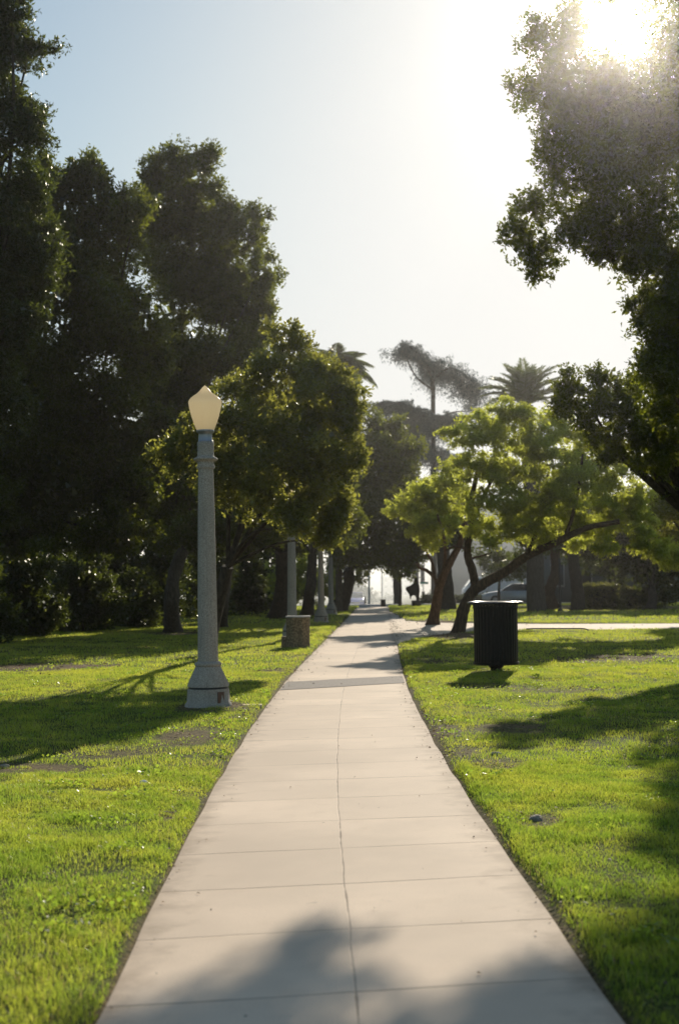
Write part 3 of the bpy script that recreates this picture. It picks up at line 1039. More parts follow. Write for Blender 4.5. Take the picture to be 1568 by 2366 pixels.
rock(1238, 1908, 0.05, "pale rough stone in the right lawn, nearest of the stones there")
rock(1142, 1756, 0.055, "whitish stone beside a worn patch in the right lawn, below the bin's shadow", flat=0.4)
rock(1058, 1712, 0.045, "small pale stone near the path's right edge on bare soil", flat=0.4)
rock(332, 1822, 0.030, "crumpled white scrap of paper in the left lawn", 'paper', 0.6, 'paper_scrap', 'litter')
rock(478, 1655, 0.030, "small pinkish stone at the foot of the nearest lamp", flat=0.5)
rock(8, 1789, 0.05, "grey stone on bare soil at the left edge", flat=0.5)
rock(1118, 1552, 0.07, "flat pale stone in the grass beside the slatted bin's foot", flat=0.25)

# ------------------------------------------------------------------ trees, left side
SUNPX = np.array(proj(CAM + SUN * 50))


def base_at(x, y):
    g = G(x, y); return np.array([g[0], g[1], 0.02])


def ground_at(x, d):
    q = P(x, HZ, d); return np.array([q[0], d, float(ground_z(q[0], d))])


LT = "trees standing in a row left of the path"
make_tree('evergreen_tree', "tall dark evergreen at the far left whose top runs out of the picture", 'tree', ground_at(-160, 26), 0.34,
          lobes_px([(10, 60, 95, 70), (70, 110, 55, 50), (-60, 180, 150, 110), (40, 240, 75, 60), (20, 340, 90, 80), (70, 300, 50, 45), (-60, -120, 160, 140), (30, -40, 60, 60),
                    (40, 460, 95, 90), (-40, 620, 160, 160), (-20, 770, 110, 110), (30, 720, 70, 80), (30, 560, 60, 70), (-200, 380, 200, 240), (-150, 850, 200, 200), (60, 600, 80, 100)], 26), 11,
          M['laurel'], M['bark_dark'], LT, aspect=0.36, cov=6.0, fork=0.5, limbw=0.2)
make_tree('broadleaf_tree', "dark broadleaf tree between the tall evergreen and the highest rounded oak", 'tree', ground_at(40, 41), 0.30,
          lobes_px([(190, 410, 60, 65), (255, 470, 60, 50), (150, 500, 110, 110), (290, 540, 60, 80), (220, 640, 130, 130), (90, 700, 160, 170), (300, 760, 110, 140),
                    (120, 430, 55, 55), (310, 500, 50, 60), (75, 500, 70, 80), (60, 920, 200, 160), (250, 960, 150, 140), (100, 1120, 190, 130), (290, 1130, 110, 110), (-120, 950, 200, 220), (20, 1230, 150, 80), (260, 1240, 100, 60)], 33), 9,
          M['oak'], M['bark_dark'], LT, cov=6.4, core=2.6)
make_tree('oak_tree', "highest rounded oak left of the path, crown domed against the sky", 'tree', base_at(400, 1462), 0.24,
          lobes_px([(430, 395, 85, 60), (370, 430, 60, 55), (440, 480, 115, 80), (520, 500, 70, 55), (580, 540, 60, 60), (390, 560, 110, 100), (520, 620, 115, 100), (600, 640, 38, 70),
                    (420, 720, 130, 120), (560, 740, 75, 80), (490, 830, 110, 70), (350, 850, 120, 110), (600, 720, 35, 70), (430, 930, 120, 90), (360, 1050, 100, 100), (420, 1130, 90, 70), (370, 1200, 70, 60)], 41), 8.5,
          M['oak'], M['bark_grey'], LT, cov=6.4, core=2.0, fork=0.3,
          trunk_pts=[base_at(400, 1462) - [0, 0, 0.1], P(397, 1390, 40.5), P(404, 1320, 40.5), P(425, 1270, 40.5)])
make_tree('oak_tree', "olive green oak behind the nearest lamp with low branches over the path's edge", 'tree', ground_at(478, 26.5), 0.15,
          lobes_px([(655, 800, 55, 55), (730, 850, 70, 55), (600, 860, 55, 55), (780, 915, 50, 50), (690, 930, 110, 80), (570, 930, 75, 60), (800, 1000, 40, 60), (730, 1030, 100, 90), (600, 1040, 120, 90),
                    (460, 1000, 75, 65), (500, 1100, 100, 70), (640, 1140, 110, 65), (770, 1100, 55, 60), (740, 1190, 70, 60), (790, 1180, 30, 50), (690, 1225, 40, 28), (760, 1245, 35, 32), (400, 1040, 50, 60), (830, 1060, 22, 40), (815, 960, 25, 35)], 25), 10.5,
          M['olive'], M['bark_dark'], LT, cov=6.0, core=1.6, fork=0.45)
make_tree('oak_tree', "oak between the second and third lamp posts, mostly hidden behind the olive green oak", 'tree', base_at(640, 1432), 0.36,
          lobes_px([(720, 900, 90, 70), (640, 960, 120, 100), (800, 970, 45, 60), (760, 1060, 90, 90), (620, 1100, 130, 90), (560, 1000, 110, 100), (700, 1170, 110, 70), (560, 1210, 120, 70), (800, 1150, 50, 80)], 50), 7.5,
          M['oak'], M['bark_dark'], LT, cov=5.1, core=1.8)
make_tree('oak_tree', "shaded oak with a slim leaning trunk just right of the nearest lamp", 'tree', base_at(512, 1452), 0.17,
          lobes_px([(540, 1120, 110, 90), (470, 1180, 110, 80), (600, 1190, 90, 70), (400, 1150, 90, 90), (560, 1250, 90, 45), (450, 1260, 70, 40), (560, 1215, 90, 40, 37), (480, 1230, 70, 40, 37), (640, 1230, 60, 35, 38)], 44), 7.5,
          M['oak'], M['bark_grey'], LT, cov=5.0, core=1.5, fork=0.6,
          trunk_pts=[base_at(512, 1452) - [0, 0, 0.1], P(517, 1400, 44), P(525, 1340, 44), P(535, 1280, 44)])
make_tree('oak_tree', "dark leaning trunk in front of the third lamp post on the left", 'tree', base_at(712, 1424), 0.26,
          lobes_px([(740, 1190, 70, 60), (690, 1230, 80, 50), (780, 1230, 45, 50), (640, 1200, 80, 60)], 58), 7,
          M['oak'], M['bark_dark'], LT, cov=5.0, core=1.6,
          trunk_pts=[base_at(708, 1424) - [0, 0, 0.1], P(714, 1380, 57), P(720, 1330, 57), P(722, 1280, 57)])
make_tree('oak_tree', "dark oak arching over the far path, crown closing the avenue above the bright gap", 'tree', base_at(783, 1414), 0.34,
          lobes_px([(880, 1000, 55, 50), (910, 1060, 70, 70), (850, 1080, 60, 80), (900, 1150, 90, 80), (830, 1190, 70, 80), (950, 1180, 55, 60), (880, 1250, 100, 55), (960, 1240, 45, 45), (800, 1260, 55, 45),
                    (920, 1290, 55, 28), (840, 1295, 60, 22), (955, 1290, 35, 25)], 64), 7,
          M['oak'], M['bark_dark'], LT, cov=5.4, core=2.2)
make_tree('oak_tree', "last oak of the left row, thick trunk beside the farthest lamp post", 'tree', base_at(775, 1412), 0.30,
          lobes_px([(800, 1150, 60, 70), (770, 1210, 60, 60), (815, 1290, 30, 28), (830, 1330, 18, 25), (800, 1280, 30, 30)], 72), 6.5,
          M['olive'], M['bark_dark'], LT, cov=5.0, core=2.0)
# tree on the right of the path's far end: slim trunk under two hanging clumps
make_tree('young_tree', "small tree with straight slim trunk right of the path's far end", 'tree', ground_at(922, 80), 0.085,
          lobes_px([(935, 1270, 40, 35), (905, 1318, 13, 18), (930, 1325, 22, 16), (946, 1315, 10, 22), (915, 1290, 35, 25)], 79), 6.0,
          M['oak'], M['bark_dark'], cov=5.4, core=1.5, fork=0.8)
# hazy olive-brown conifer-like tree between the avenue and the cedar
make_tree('cypress_tree', "hazy brownish upright tree between the left avenue and the cedar", 'tree', ground_at(918, 92), 0.25,
          lobes_px([(917, 1010, 14, 40), (905, 1080, 34, 50), (932, 1090, 28, 50), (915, 1150, 50, 60)], 92), 5.5,
          M['olive'], M['bark_dark'], cov=4.7, core=1.0)

# undergrowth at the left edge
UG = "dark shrubs along the left edge of the lawn"
for (x_, y_, w, h_, lab) in [(-80, 1492, 110, 210, "dark shrub at the far left edge, partly out of the picture"),
                             (60, 1478, 90, 190, "dark glossy shrub at the left, next in from the edge"),
                             (180, 1464, 85, 180, "dark shrub in the middle of the left thicket"),
                             (290, 1452, 80, 175, "glinting dark shrub left of the forked grey trunk"),
                             (360, 1442, 60, 160, "low dark shrub right behind the forked grey trunk"),
                             (470, 1432, 70, 150, "shaded shrub behind the nearest lamp post"),
                             (570, 1424, 60, 130, "shaded shrub between the nearest lamp and the broad dark trunk")]:
    b = base_at(x_, y_); d = b[1]; b[1] += w * d / F
    make_tree('shrub', lab, 'shrub', b, 0.06, lobes_px([(x_ - w * 0.35, y_ - h_ * 0.3, w * 0.7, h_ * 0.36), (x_ + w * 0.35, y_ - h_ * 0.35, w * 0.7, h_ * 0.4), (x_, y_ - h_ * 0.75, w * 0.85, h_ * 0.4)], b[1]), 8.5,
              M['laurel'], M['bark_dark'], UG, cov=6.1, core=3.0, fork=0.3)
make_tree('shrub', "sunlit leafy shrub seen between the lamp posts and trunks", 'shrub', ground_at(700, 68), 0.05,
          lobes_px([(690, 1360, 30, 45), (700, 1320, 40, 40), (745, 1350, 25, 50), (775, 1340, 22, 50), (640, 1340, 40, 60)], 68), 7, M['jaca'], M['bark_dark'], cov=4.7, core=2.5)
# darker tree masses behind the left row
make_tree('background_tree', "dark tree behind the left thicket, low and wide", 'tree', ground_at(160, 52), 0.3,
          lobes_px([(60, 1150, 170, 150), (220, 1120, 160, 170), (330, 1250, 120, 120), (120, 1300, 170, 110), (-120, 1200, 180, 190)], 52), 8, M['laurel'], M['bark_dark'], cov=4.7, core=2.6)
make_tree('background_tree', "dark tree filling the gap behind the lamp posts", 'tree', ground_at(560, 74), 0.3,
          lobes_px([(480, 1200, 130, 140), (600, 1250, 110, 110), (700, 1230, 90, 80), (500, 1350, 120, 70), (610, 1370, 90, 50)], 74), 7, M['laurel'], M['bark_dark'], cov=4.3, core=2.8)

# ------------------------------------------------------------------ trees, right side


def sun_gap(pos):
    q = pos - CAM
    a, b, c = q @ _r, q @ _u, q @ _f
    x = CX + F * a / c; y = CY - F * b / c
    r = np.hypot((x - SUNPX[0]), (y - SUNPX[1]))
    pr = np.clip((r - 8) / 110, 0, 1)
    return rng.random(len(pos)) < pr ** 2.6


make_tree('oak_tree', "large backlit oak at the upper right with the sun glaring through its leaves", 'tree', ground_at(1760, 22), 0.42,
          lobes_px([(1245, 85, 48, 45), (1215, 200, 45, 45), (1300, 150, 55, 80), (1330, 60, 55, 60), (1390, 180, 80, 90), (1340, 280, 85, 80), (1270, 330, 45, 60), (1430, 330, 110, 90), (1500, 180, 90, 110),
                    (1380, 400, 80, 60), (1300, 410, 60, 40), (1230, 480, 60, 38), (1195, 540, 38, 50), (1250, 585, 55, 40), (1240, 640, 28, 25), (1320, 545, 48, 35), (1400, 490, 70, 50), (1480, 470, 100, 80),
                    (1400, 590, 50, 28), (1460, 600, 70, 45), (1540, 580, 70, 80), (1500, 690, 45, 45), (1560, 700, 70, 70), (1530, 790, 55, 55), (1490, 840, 25, 25), (1540, 870, 60, 60), (1650, 400, 170, 200),
                    (1640, 150, 150, 150), (1700, 700, 160, 160), (1480, -80, 150, 90), (1620, -140, 180, 130), (1360, -90, 70, 50), (1720, 950, 120, 120), (1860, 500, 160, 260), (1400, 555, 60, 40), (1335, 500, 60, 45), (1440, 545, 70, 50), (1510, 740, 60, 60), (1550, 820, 60, 60), (1500, 880, 50, 45, 22.5), (1545, 930, 60, 60, 23), (1580, 760, 60, 90), (1360, 330, 70, 60), (1420, 250, 80, 70), (1500, 330, 90, 90), (1290, 235, 45, 50)], 20.8), 12,
          M['oak'], M['bark_dark'], cov=5.0, core=1.2, drop=sun_gap, sub=22, subr=0.42, fork=0.45, aspect=0.45, limbs=14, limbw=0.15, limb_idx=[22, 23, 26, 28, 32, 33])
make_tree('oak_tree', "dark oak at the right edge below the sunlit one, crown over the feathery green trees", 'tree', ground_at(1640, 27), 0.3,
          lobes_px([(1320, 890, 38, 35), (1300, 930, 35, 40), (1400, 880, 45, 38), (1360, 940, 70, 45), (1440, 930, 60, 60), (1400, 1000, 70, 45), (1500, 960, 70, 70), (1560, 1000, 60, 90), (1480, 1040, 60, 50), (1420, 1040, 60, 40), (1540, 1080, 60, 60), (1640, 950, 90, 110), (1750, 1050, 120, 140)], 25.5), 10,
          M['oak'], M['bark_dark'], cov=5.1, core=1.2, fork=0.6)
make_tree('olive_tree', "dull olive green tree at the right edge behind the feathery green trees", 'tree', ground_at(1620, 46), 0.22,
          lobes_px([(1545, 980, 45, 70), (1540, 1080, 50, 70), (1530, 1180, 55, 70), (1560, 1260, 50, 50), (1640, 1100, 80, 160), (1500, 1010, 30, 50)], 46), 7.5, M['olive'], M['bark_dark'], cov=5.4, core=1.6)

# the two leaning feathery-leaved trees
JG = "feathery bright green trees by the cross path"


def px_limb(mb, pts, d0, d1, r0, r1, base, flare=0.0):
    n = len(pts)
    q = [P(x, y, d0 + (d1 - d0) * i / (n - 1)) for i, (x, y) in enumerate(pts)]
    limb(mb, q, 0.86 * r0 * d0 / F, 0.86 * r1 * d1 / F, 10, 0.06, flare)


def feathery(label, base, limbs_, lobes):
    t = thing('feathery_tree', label, 'tree', base, JG)
    mb = MB()
    for (pts, d0, d1, r0, r1, fl) in limbs_:
        px_limb(mb, pts, d0, d1, r0, r1, base, fl)
    mb.v = [v - base for v in mb.v]
    mb.build('trunk', M['bark_brown'], t, smooth=True)
    V, A = foliage(lobes, 7.2, cov=6.3, aspect=0.45, core=0.5, sub=24, subr=0.30, spray=10, lift=0.1, vflat=0.6)
    V -= base
    mesh_np('crown', V, np.arange(len(V)).reshape(-1, 4), M['jaca'], t, attr={'v': A})


b1 = base_at(1000, 1444); d1 = b1[1]
feathery("left one of the two leaning feathery green trees, smaller trunk forking low", b1,
         [([(998, 1450), (1006, 1405), (1012, 1365), (1022, 1335), (1042, 1295), (1062, 1255), (1075, 1200)], d1, d1 - 1, 15, 7, 0.5),
          ([(1012, 1360), (1003, 1335), (985, 1318), (970, 1312), (962, 1300)], d1, d1 - 1, 6, 3, 0),
          ([(1003, 1335), (998, 1300), (985, 1275), (975, 1240)], d1, d1 - 1, 5, 2.5, 0),
          ([(1022, 1335), (1028, 1290), (1024, 1240), (1010, 1190)], d1, d1 - 2, 6, 3, 0)],
         lobes_px([(930, 1165, 38, 24), (970, 1130, 50, 30), (1010, 1160, 55, 35), (980, 1215, 40, 30), (1025, 1215, 45, 35), (1000, 1250, 35, 22), (1050, 1150, 55, 40), (960, 1190, 40, 22), (1040, 1100, 50, 35), (905, 1180, 18, 12)], d1 - 1))
b2 = base_at(1060, 1464); d2 = b2[1]
feathery("right one of the two leaning feathery green trees, long limb reaching right over the lawn", b2,
         [([(1056, 1472), (1066, 1425), (1080, 1385), (1098, 1356)], d2, d2, 18, 14, 0.45),
          ([(1098, 1358), (1092, 1325), (1080, 1285), (1080, 1255), (1090, 1210), (1090, 1150), (1105, 1080)], d2, d2 - 0.5, 13, 6, 0),
          ([(1096, 1362), (1125, 1343), (1165, 1322), (1215, 1285), (1265, 1262), (1310, 1240), (1360, 1218), (1430, 1205)], d2, d2 - 1.5, 15, 7, 0),
          ([(1305, 1242), (1322, 1190), (1336, 1120), (1345, 1050)], d2 - 1, d2 - 2, 6, 3, 0),
          ([(1215, 1285), (1240, 1220), (1250, 1150), (1270, 1080)], d2 - 1, d2, 6, 3, 0),
          ([(1082, 1270), (1050, 1262), (1030, 1272)], d2, d2 + 0.5, 4, 2, 0),
          ([(1090, 1290), (1120, 1282), (1135, 1276)], d2, d2 + 0.5, 3, 1.5, 0),
          ([(1092, 1200), (1130, 1120), (1170, 1050)], d2, d2, 6, 3, 0)],
         lobes_px([(1165, 950, 50, 26), (1110, 975, 45, 30), (1210, 965, 45, 28), (1060, 1010, 45, 28), (1150, 1020, 75, 45), (1240, 1010, 60, 45), (1100, 1080, 70, 45), (1190, 1090, 80, 50), (1270, 1080, 65, 50), (1140, 1150, 80, 45),
                   (1230, 1170, 80, 45), (1330, 1120, 70, 55), (1410, 1090, 55, 35), (1460, 1085, 35, 22), (1400, 1150, 60, 45), (1300, 1190, 65, 45), (1190, 1225, 60, 30), (1110, 1215, 45, 30), (1370, 1220, 55, 35), (1390, 1262, 35, 22),
                   (1470, 1150, 45, 40), (1130, 1250, 30, 18), (1310, 1010, 50, 40), (1290, 960, 40, 30), (1510, 1270, 45, 28), (1475, 1240, 40, 28), (1560, 1290, 40, 30), (1250, 1235, 50, 25), (1340, 1255, 35, 20), (1380, 1040, 50, 35), (1430, 1190, 50, 35), (1480, 1200, 40, 30), (1350, 1075, 45, 35)], d2 - 0.7))

# deodar cedar, far
cb_ = ground_at(1003, 96)
ced = thing('cedar_tree', "tall blue grey cedar with drooping branches and crooked top in the distance", 'tree', cb_)
mb = MB()
q = [P(1003, 1390, 96), P(1001, 1200, 96), P(1000, 1000, 96), P(998, 880, 96), P(975, 830, 96), P(945, 800, 96)]
limb(mb, q, 0.24, 0.07, 9, 0.05)
brs = [([(998, 880), (1040, 850), (1090, 880)], 4), ([(998, 900), (960, 870), (935, 820)], 3), ([(1000, 975), (950, 950), (885, 945)], 4), ([(1000, 985), (1040, 955), (1075, 950)], 3), ([(1000, 1040), (950, 1000), (900, 1000)], 3), ([(1000, 1070), (1030, 1040), (1050, 1040)], 3)]
for pts, r_ in brs:
    limb(mb, [P(x, y, 96) for (x, y) in pts], r_ * 96 / F, 0.03, 6, 0.05)
mb.v = [v - cb_ for v in mb.v]
mb.build('trunk', M['bark_dark'], ced, smooth=True)
def hanging_sprays(branches, d, leafpx, per_px=3.0):
    Vs = []; As = []
    mpp = d / F
    allb = []
    for pts, hang, thick in branches:
        dens = 2.6 if np.mean([y for (x, y) in pts]) > 930 else 0.85
        ln = smooth_line([np.array([x, y, 0.0]) for (x, y) in pts], 6)
        allb.append(([P(q[0], q[1], d) for q in ln], hang * 0.45, thick * 0.35, dens))
        for q in ln[1:]:
            for _ in range(3):
                a = rng.uniform(0, 2 * math.pi); l = rng.uniform(14, 46)
                e = np.array([q[0] + l * math.cos(a), q[1] + l * 0.35 * math.sin(a) + rng.uniform(-4, 10)])
                dd = d + rng.normal(0, 0.5)
                allb.append(([P(q[0], q[1], d), P((q[0] + e[0]) / 2, (q[1] + e[1]) / 2 - 4, (d + dd) / 2), P(e[0], e[1], dd)], hang * rng.uniform(0.4, 1.5), 1.2, dens))
    for pts, hang, thick, dens in allb:
        line = smooth_line(pts, 6)
        line = np.array(line)
        pp = dens * per_px * (0.25 if thick > 3 else 1.0)
        plen = np.linalg.norm(np.diff(line, axis=0), axis=1).sum() / mpp
        n = int(plen * pp)
        t = rng.uniform(0, len(line) - 1.001, n); i0 = t.astype(int); fr = (t - i0)[:, None]
        p = line[i0] * (1 - fr) + line[i0 + 1] * fr
        strand = rng.integers(0, max(3, int(plen / 7)), n)            # needles gather in hanging strands
        so_ = rng.normal(0, 1, (strand.max() + 1, 3)) * np.array([3.0, thick * 1.6, thick * 0.5]) * mpp
        sl = rng.uniform(0.25, 1.1, strand.max() + 1) * hang * mpp
        p = p + so_[strand] + rng.normal(0, 1.5 * mpp, (n, 3))
        p[:, 2] -= sl[strand] * rng.uniform(0, 1, n) ** 1.5
        p[:, 2] += rng.uniform(0, 1, n) * thick * 0.4 * mpp
        dr = unit(n) * 0.8 + np.array([0, 0, -0.9]); dr /= np.linalg.norm(dr, axis=1, keepdims=True)
        L = leafpx * mpp * rng.uniform(0.6, 1.4, n)
        Vs.append(leaf_quads(p, dr, L, L * 0.3)); As.append(np.repeat(np.clip(rng.normal(0.5, 0.25, n), 0, 1), 4))
    return np.concatenate(Vs), np.concatenate(As)


V, A = hanging_sprays([([(998, 880), (975, 840), (940, 802), (908, 815)], 38, 16), ([(985, 838), (960, 815), (935, 790)], 22, 12), ([(975, 835), (1020, 832), (1060, 855), (1108, 885)], 55, 16), ([(1000, 880), (1040, 862), (1085, 890), (1102, 915)], 48, 14),
                       ([(985, 850), (1010, 850), (1040, 870)], 40, 14), ([(1000, 975), (960, 945), (915, 930), (872, 935)], 55, 14), ([(1000, 990), (960, 985), (930, 1005), (900, 1040)], 60, 14), ([(1000, 985), (1030, 962), (1062, 965)], 55, 12),
                       ([(1000, 1030), (960, 1035), (930, 1070)], 55, 14), ([(1000, 1050), (1025, 1045), (1048, 1065)], 45, 12), ([(960, 945), (930, 960), (890, 985)], 45, 14), ([(1045, 865), (1075, 900), (1095, 950)], 40, 10)], 96, 5.5)
V -= cb_
mesh_np('crown', V, np.arange(len(V)).reshape(-1, 4), M['cedar'], ced, attr={'v': A})

# palms


def frond_mesh(length, arch, nleaf, lw, droop):
    V = []; A = []
    pts = []
    for i in range(21):
        t = i / 20
        pts.append(np.array([length * (t - 0.22 * arch * t * t), 0, length * arch * (0.75 * t - 1.05 * t * t)]))
    verts = []
    for i in range(nleaf):
        t = 0.08 + 0.92 * i / nleaf
        j = min(19, int(t * 20)); fr = t * 20 - j
        p = pts[j] * (1 - fr) + pts[j + 1] * fr
        tg = pts[j + 1] - pts[j]; tg /= np.linalg.norm(tg)
        ll = lw * (0.35 + 1.0 * math.sin(math.pi * min(1, t * 0.85 + 0.12)))
        for s in (-1, 1):
            dv = tg * 0.7 + np.array([0, s * 0.75, -droop + 0.25 * rng.normal() * 0.4])
            dv /= np.linalg.norm(dv)
            verts.append((p, dv, ll * rng.uniform(0.85, 1.1)))
    b = np.array([v[0] for v in verts]); d = np.array([v[1] for v in verts]); L = np.array([v[2] for v in verts])
    Q = leaf_quads(b, d, L, L * 0.09 + 0.015, 0.1)
    mb = MB(); mb.tube(pts, np.linspace(0.035, 0.008, 21) * length / 2.5, 5)
    vr = np.concatenate(mb.v)
    nq = len(Q) // 4
    faces = [np.arange(nq * 4).reshape(-1, 4)] + [np.array(q) + nq * 4 for kk, q in mb.f.items()]
    return np.concatenate([Q, vr]), faces


def palm(label, x_, base_d, crown_px, trunk_r, flen, n, arch, droop, lw, elev, name):
    b = ground_at(x_, base_d)
    t = thing(name, label, 'palm tree', b)
    top = P(crown_px[0], crown_px[1], base_d)
    mb = MB()
    limb(mb, [b - [0, 0, 0.2], (b + top) / 2 + [0.05, 0, 0], top], trunk_r, trunk_r * 0.82, 14, 0.05, flare=0.25, sub=14)
    mb.v = [v - b for v in mb.v]
    mb.build('trunk', M['palm_bark'], t, smooth=True)
    vv, ff = frond_mesh(flen, arch, 60, lw, droop)
    first = mesh_np('frond', vv, ff, M['palm'], t, attr={'v': rng.random(len(vv))})
    for i in range(n):
        o = first if i == 0 else first.copy()
        if i:
            COL.objects.link(o); o.parent = t
        e = R(elev[0] + (elev[1] - elev[0]) * ((i + 0.5) / n))
        o.rotation_euler = (rng.uniform(-0.3, 0.3), -e, i * 2.39996)
        o.location = tuple(top - b)
        s = rng.uniform(0.85, 1.1); o.scale = (s, s, s)
    return t


palm("stout date palm with stiff upright fronds behind the feathery green trees", 1238, 64, (1214, 938), 0.42, 2.5, 32, 0.55, 0.12, 0.42, (12, 86), 'date_palm')
palm("slender palm with arching feathery fronds behind the left row of oaks", 782, 66, (778, 868), 0.16, 2.2, 18, 1.0, 0.75, 0.6, (5, 75), 'queen_palm')

# trunks and shrubs in the shade at the right
RG = "shady trees behind the cross path at the right"
make_tree('shade_tree', "brown leaning trunk just right of the stout palm trunk", 'tree', ground_at(1278, 66), 0.30,
          lobes_px([(1270, 1230, 70, 50), (1330, 1220, 60, 50), (1230, 1250, 50, 40)], 67), 7, M['laurel'], M['bark_brown'], RG, cov=4.7, core=2.2,
          trunk_pts=[ground_at(1278, 66) - [0, 0, .1], P(1268, 1370, 66), P(1282, 1320, 66), P(1280, 1270, 66)])
make_tree('shade_tree', "dark upright trunk left of the clipped hedge, under the dark crown", 'tree', ground_at(1330, 65), 0.33,
          lobes_px([(1330, 1220, 80, 60), (1420, 1210, 90, 70), (1380, 1270, 60, 35)], 67), 7, M['laurel'], M['bark_dark'], RG, cov=4.7, core=2.4,
          trunk_pts=[ground_at(1332, 65) - [0, 0, .1], P(1334, 1370, 65), P(1326, 1320, 65), P(1322, 1270, 65)])
make_tree('shade_tree', "dense dark tree with foliage to the ground near the right edge", 'tree', ground_at(1500, 64), 0.25,
          lobes_px([(1480, 1300, 60, 60), (1530, 1320, 45, 70), (1450, 1260, 80, 55), (1500, 1380, 55, 35), (1580, 1300, 70, 90), (1540, 1240, 70, 60)], 66), 7.5, M['laurel'], M['bark_dark'], RG, cov=5.0, core=2.8)
make_tree('shade_tree', "small round shade tree in front of the white van", 'tree', ground_at(1150, 88), 0.10,
          lobes_px([(1150, 1295, 45, 30), (1170, 1322, 45, 20), (1200, 1305, 45, 32), (1135, 1318, 22, 16)], 88), 6.0, M['laurel'], M['bark_dark'], RG, cov=4.1, core=1.0, fork=0.7)
make_tree('shade_tree', "thick dark trunk behind the smaller leaning feathery tree", 'tree', ground_at(1030, 68), 0.42,
          lobes_px([(1030, 1180, 60, 60), (1070, 1230, 50, 40)], 70), 7, M['laurel'], M['bark_dark'], RG, cov=4.0, core=1.6,
          trunk_pts=[ground_at(1032, 68) - [0, 0, .1], P(1030, 1360, 68), P(1026, 1310, 68), P(1022, 1250, 68)])
make_tree('shade_tree', "dark leafy tree filling the background at the right behind the hedge", 'tree', ground_at(1420, 84), 0.3,
          lobes_px([(1360, 1210, 110, 80), (1470, 1220, 110, 80), (1290, 1180, 80, 80), (1560, 1200, 100, 120), (1400, 1300, 90, 40)], 84), 7, M['laurel'], M['bark_dark'], RG, cov=4.3, core=2.6)


def hedge(label, xa, xb, ytop, ybase, d, depth, name='clipped_hedge', mat='hedge', lp=6.5):
    pa = P(xa, ybase, d); pb_ = P(xb, ybase, d); pt = P((xa + xb) / 2, ytop, d)
    g = float(ground_z((pa[0] + pb_[0]) / 2, d))
    base = np.array([(pa[0] + pb_[0]) / 2, d, g])
    W, H, D = pb_[0] - pa[0], pt[2] - g, depth
    mpp = d / F; L = lp * mpp
    n = int(5.0 * (W * H + W * D + D * H * 2) / (0.3 * L * L))
    # points near the surface of a rounded box
    q = rng.uniform(-1, 1, (n, 3)); ax = rng.integers(0, 3, n); q[np.arange(n), ax] = np.sign(q[np.arange(n), ax]) * rng.uniform(0.82, 1.03, n)
    q /= np.maximum(1, (np.abs(q) ** 6).sum(1) ** (1 / 6))[:, None]
    pos = q * np.array([W / 2, D / 2, H / 2]) + np.array([0, 0, H / 2])
    pos += rng.normal(0, L * 0.5, pos.shape)
    dr = q * 0.6 + unit(n); dr /= np.linalg.norm(dr, axis=1, keepdims=True)
    Ls = L * rng.uniform(0.7, 1.3, n)
    Q = leaf_quads(pos, dr, Ls, Ls * 0.55)
    t = thing(name, label, 'hedge', base)
    mesh_np('leaves', Q, np.arange(len(Q)).reshape(-1, 4), M[mat], t, attr={'v': np.repeat(np.clip(rng.normal(0.5, 0.25, n), 0, 1), 4)})
    mb = MB()
    for i in range(max(2, int(W / 0.6))):
        x0 = -W / 2 + W * (i + 0.5) / max(2, int(W / 0.6))
        mb.tube([(x0, 0, -0.05), (x0 + rng.normal(0, 0.1), rng.normal(0, 0.1), H * 0.8)], [0.04, 0.02], 6)
    mb.build('stems', M['bark_dark'], t)
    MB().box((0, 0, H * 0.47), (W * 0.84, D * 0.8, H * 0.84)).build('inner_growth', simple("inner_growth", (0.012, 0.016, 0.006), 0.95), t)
    return t


hedge("clipped round topped hedge in the shade at the right, beside the dark upright trunk", 1350, 1428, 1354, 1404, 68, 1.3)
hedge("smaller yellowish hedge just right of the clipped hedge", 1436, 1463, 1362, 1404, 66, 0.8)
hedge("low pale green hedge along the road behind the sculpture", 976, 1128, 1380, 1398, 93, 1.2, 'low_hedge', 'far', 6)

# ------------------------------------------------------------------ far end of the path
# sculpture


def sx(a, b):
    return 784 + 0, 0


def spx(cx_, cy_):          # crop measurement of the sculpture -> photo pixels
    return (820 + cx_ / 5.227) * 0.9240, (1400 + cy_ / 5.227) * 0.9240


sd_ = 80.0
sbase = ground_at(954, sd_)
outline = [(1135, 215), (1160, 225), (1172, 262), (1176, 300), (1192, 335), (1194, 420), (1186, 480), (1194, 530), (1150, 535), (1150, 500), (1138, 470), (1108, 462), (1085, 480), (1080, 515), (1068, 510), (1062, 455), (1038, 425), (1008, 380), (1026, 352), (1085, 328), (1112, 305), (1122, 262), (1122, 235)]
scu = thing('bronze_sculpture', "dark abstract bronze sculpture on a block beside the traffic signals at the path's end", 'sculpture', sbase)
poly = []
for (a, b) in outline:
    x_, y_ = spx(a, b); p = P(x_, y_, sd_) - sbase
    poly.append((p[0], p[2]))
bm = bmesh.new()
vs = [bm.verts.new((a, -0.16, b)) for (a, b) in poly]
fc = bm.faces.new(vs)
ex = bmesh.ops.extrude_face_region(bm, geom=[fc])
bmesh.ops.translate(bm, verts=[e for e in ex['geom'] if isinstance(e, bmesh.types.BMVert)], vec=(0, 0.32, 0))
bmesh.ops.recalc_face_normals(bm, faces=bm.faces)
me = bpy.data.meshes.new('figure'); bm.to_mesh(me); bm.free()
me.materials.append(M['bronze'])
o = bpy.data.objects.new('figure', me); COL.objects.link(o); o.parent = scu
b_ = o.modifiers.new('bevel', 'BEVEL'); b_.width = 0.05; b_.segments = 3; b_.limit_method = 'ANGLE'
zt = (P(*spx(1100, 528), sd_) - sbase)[2]
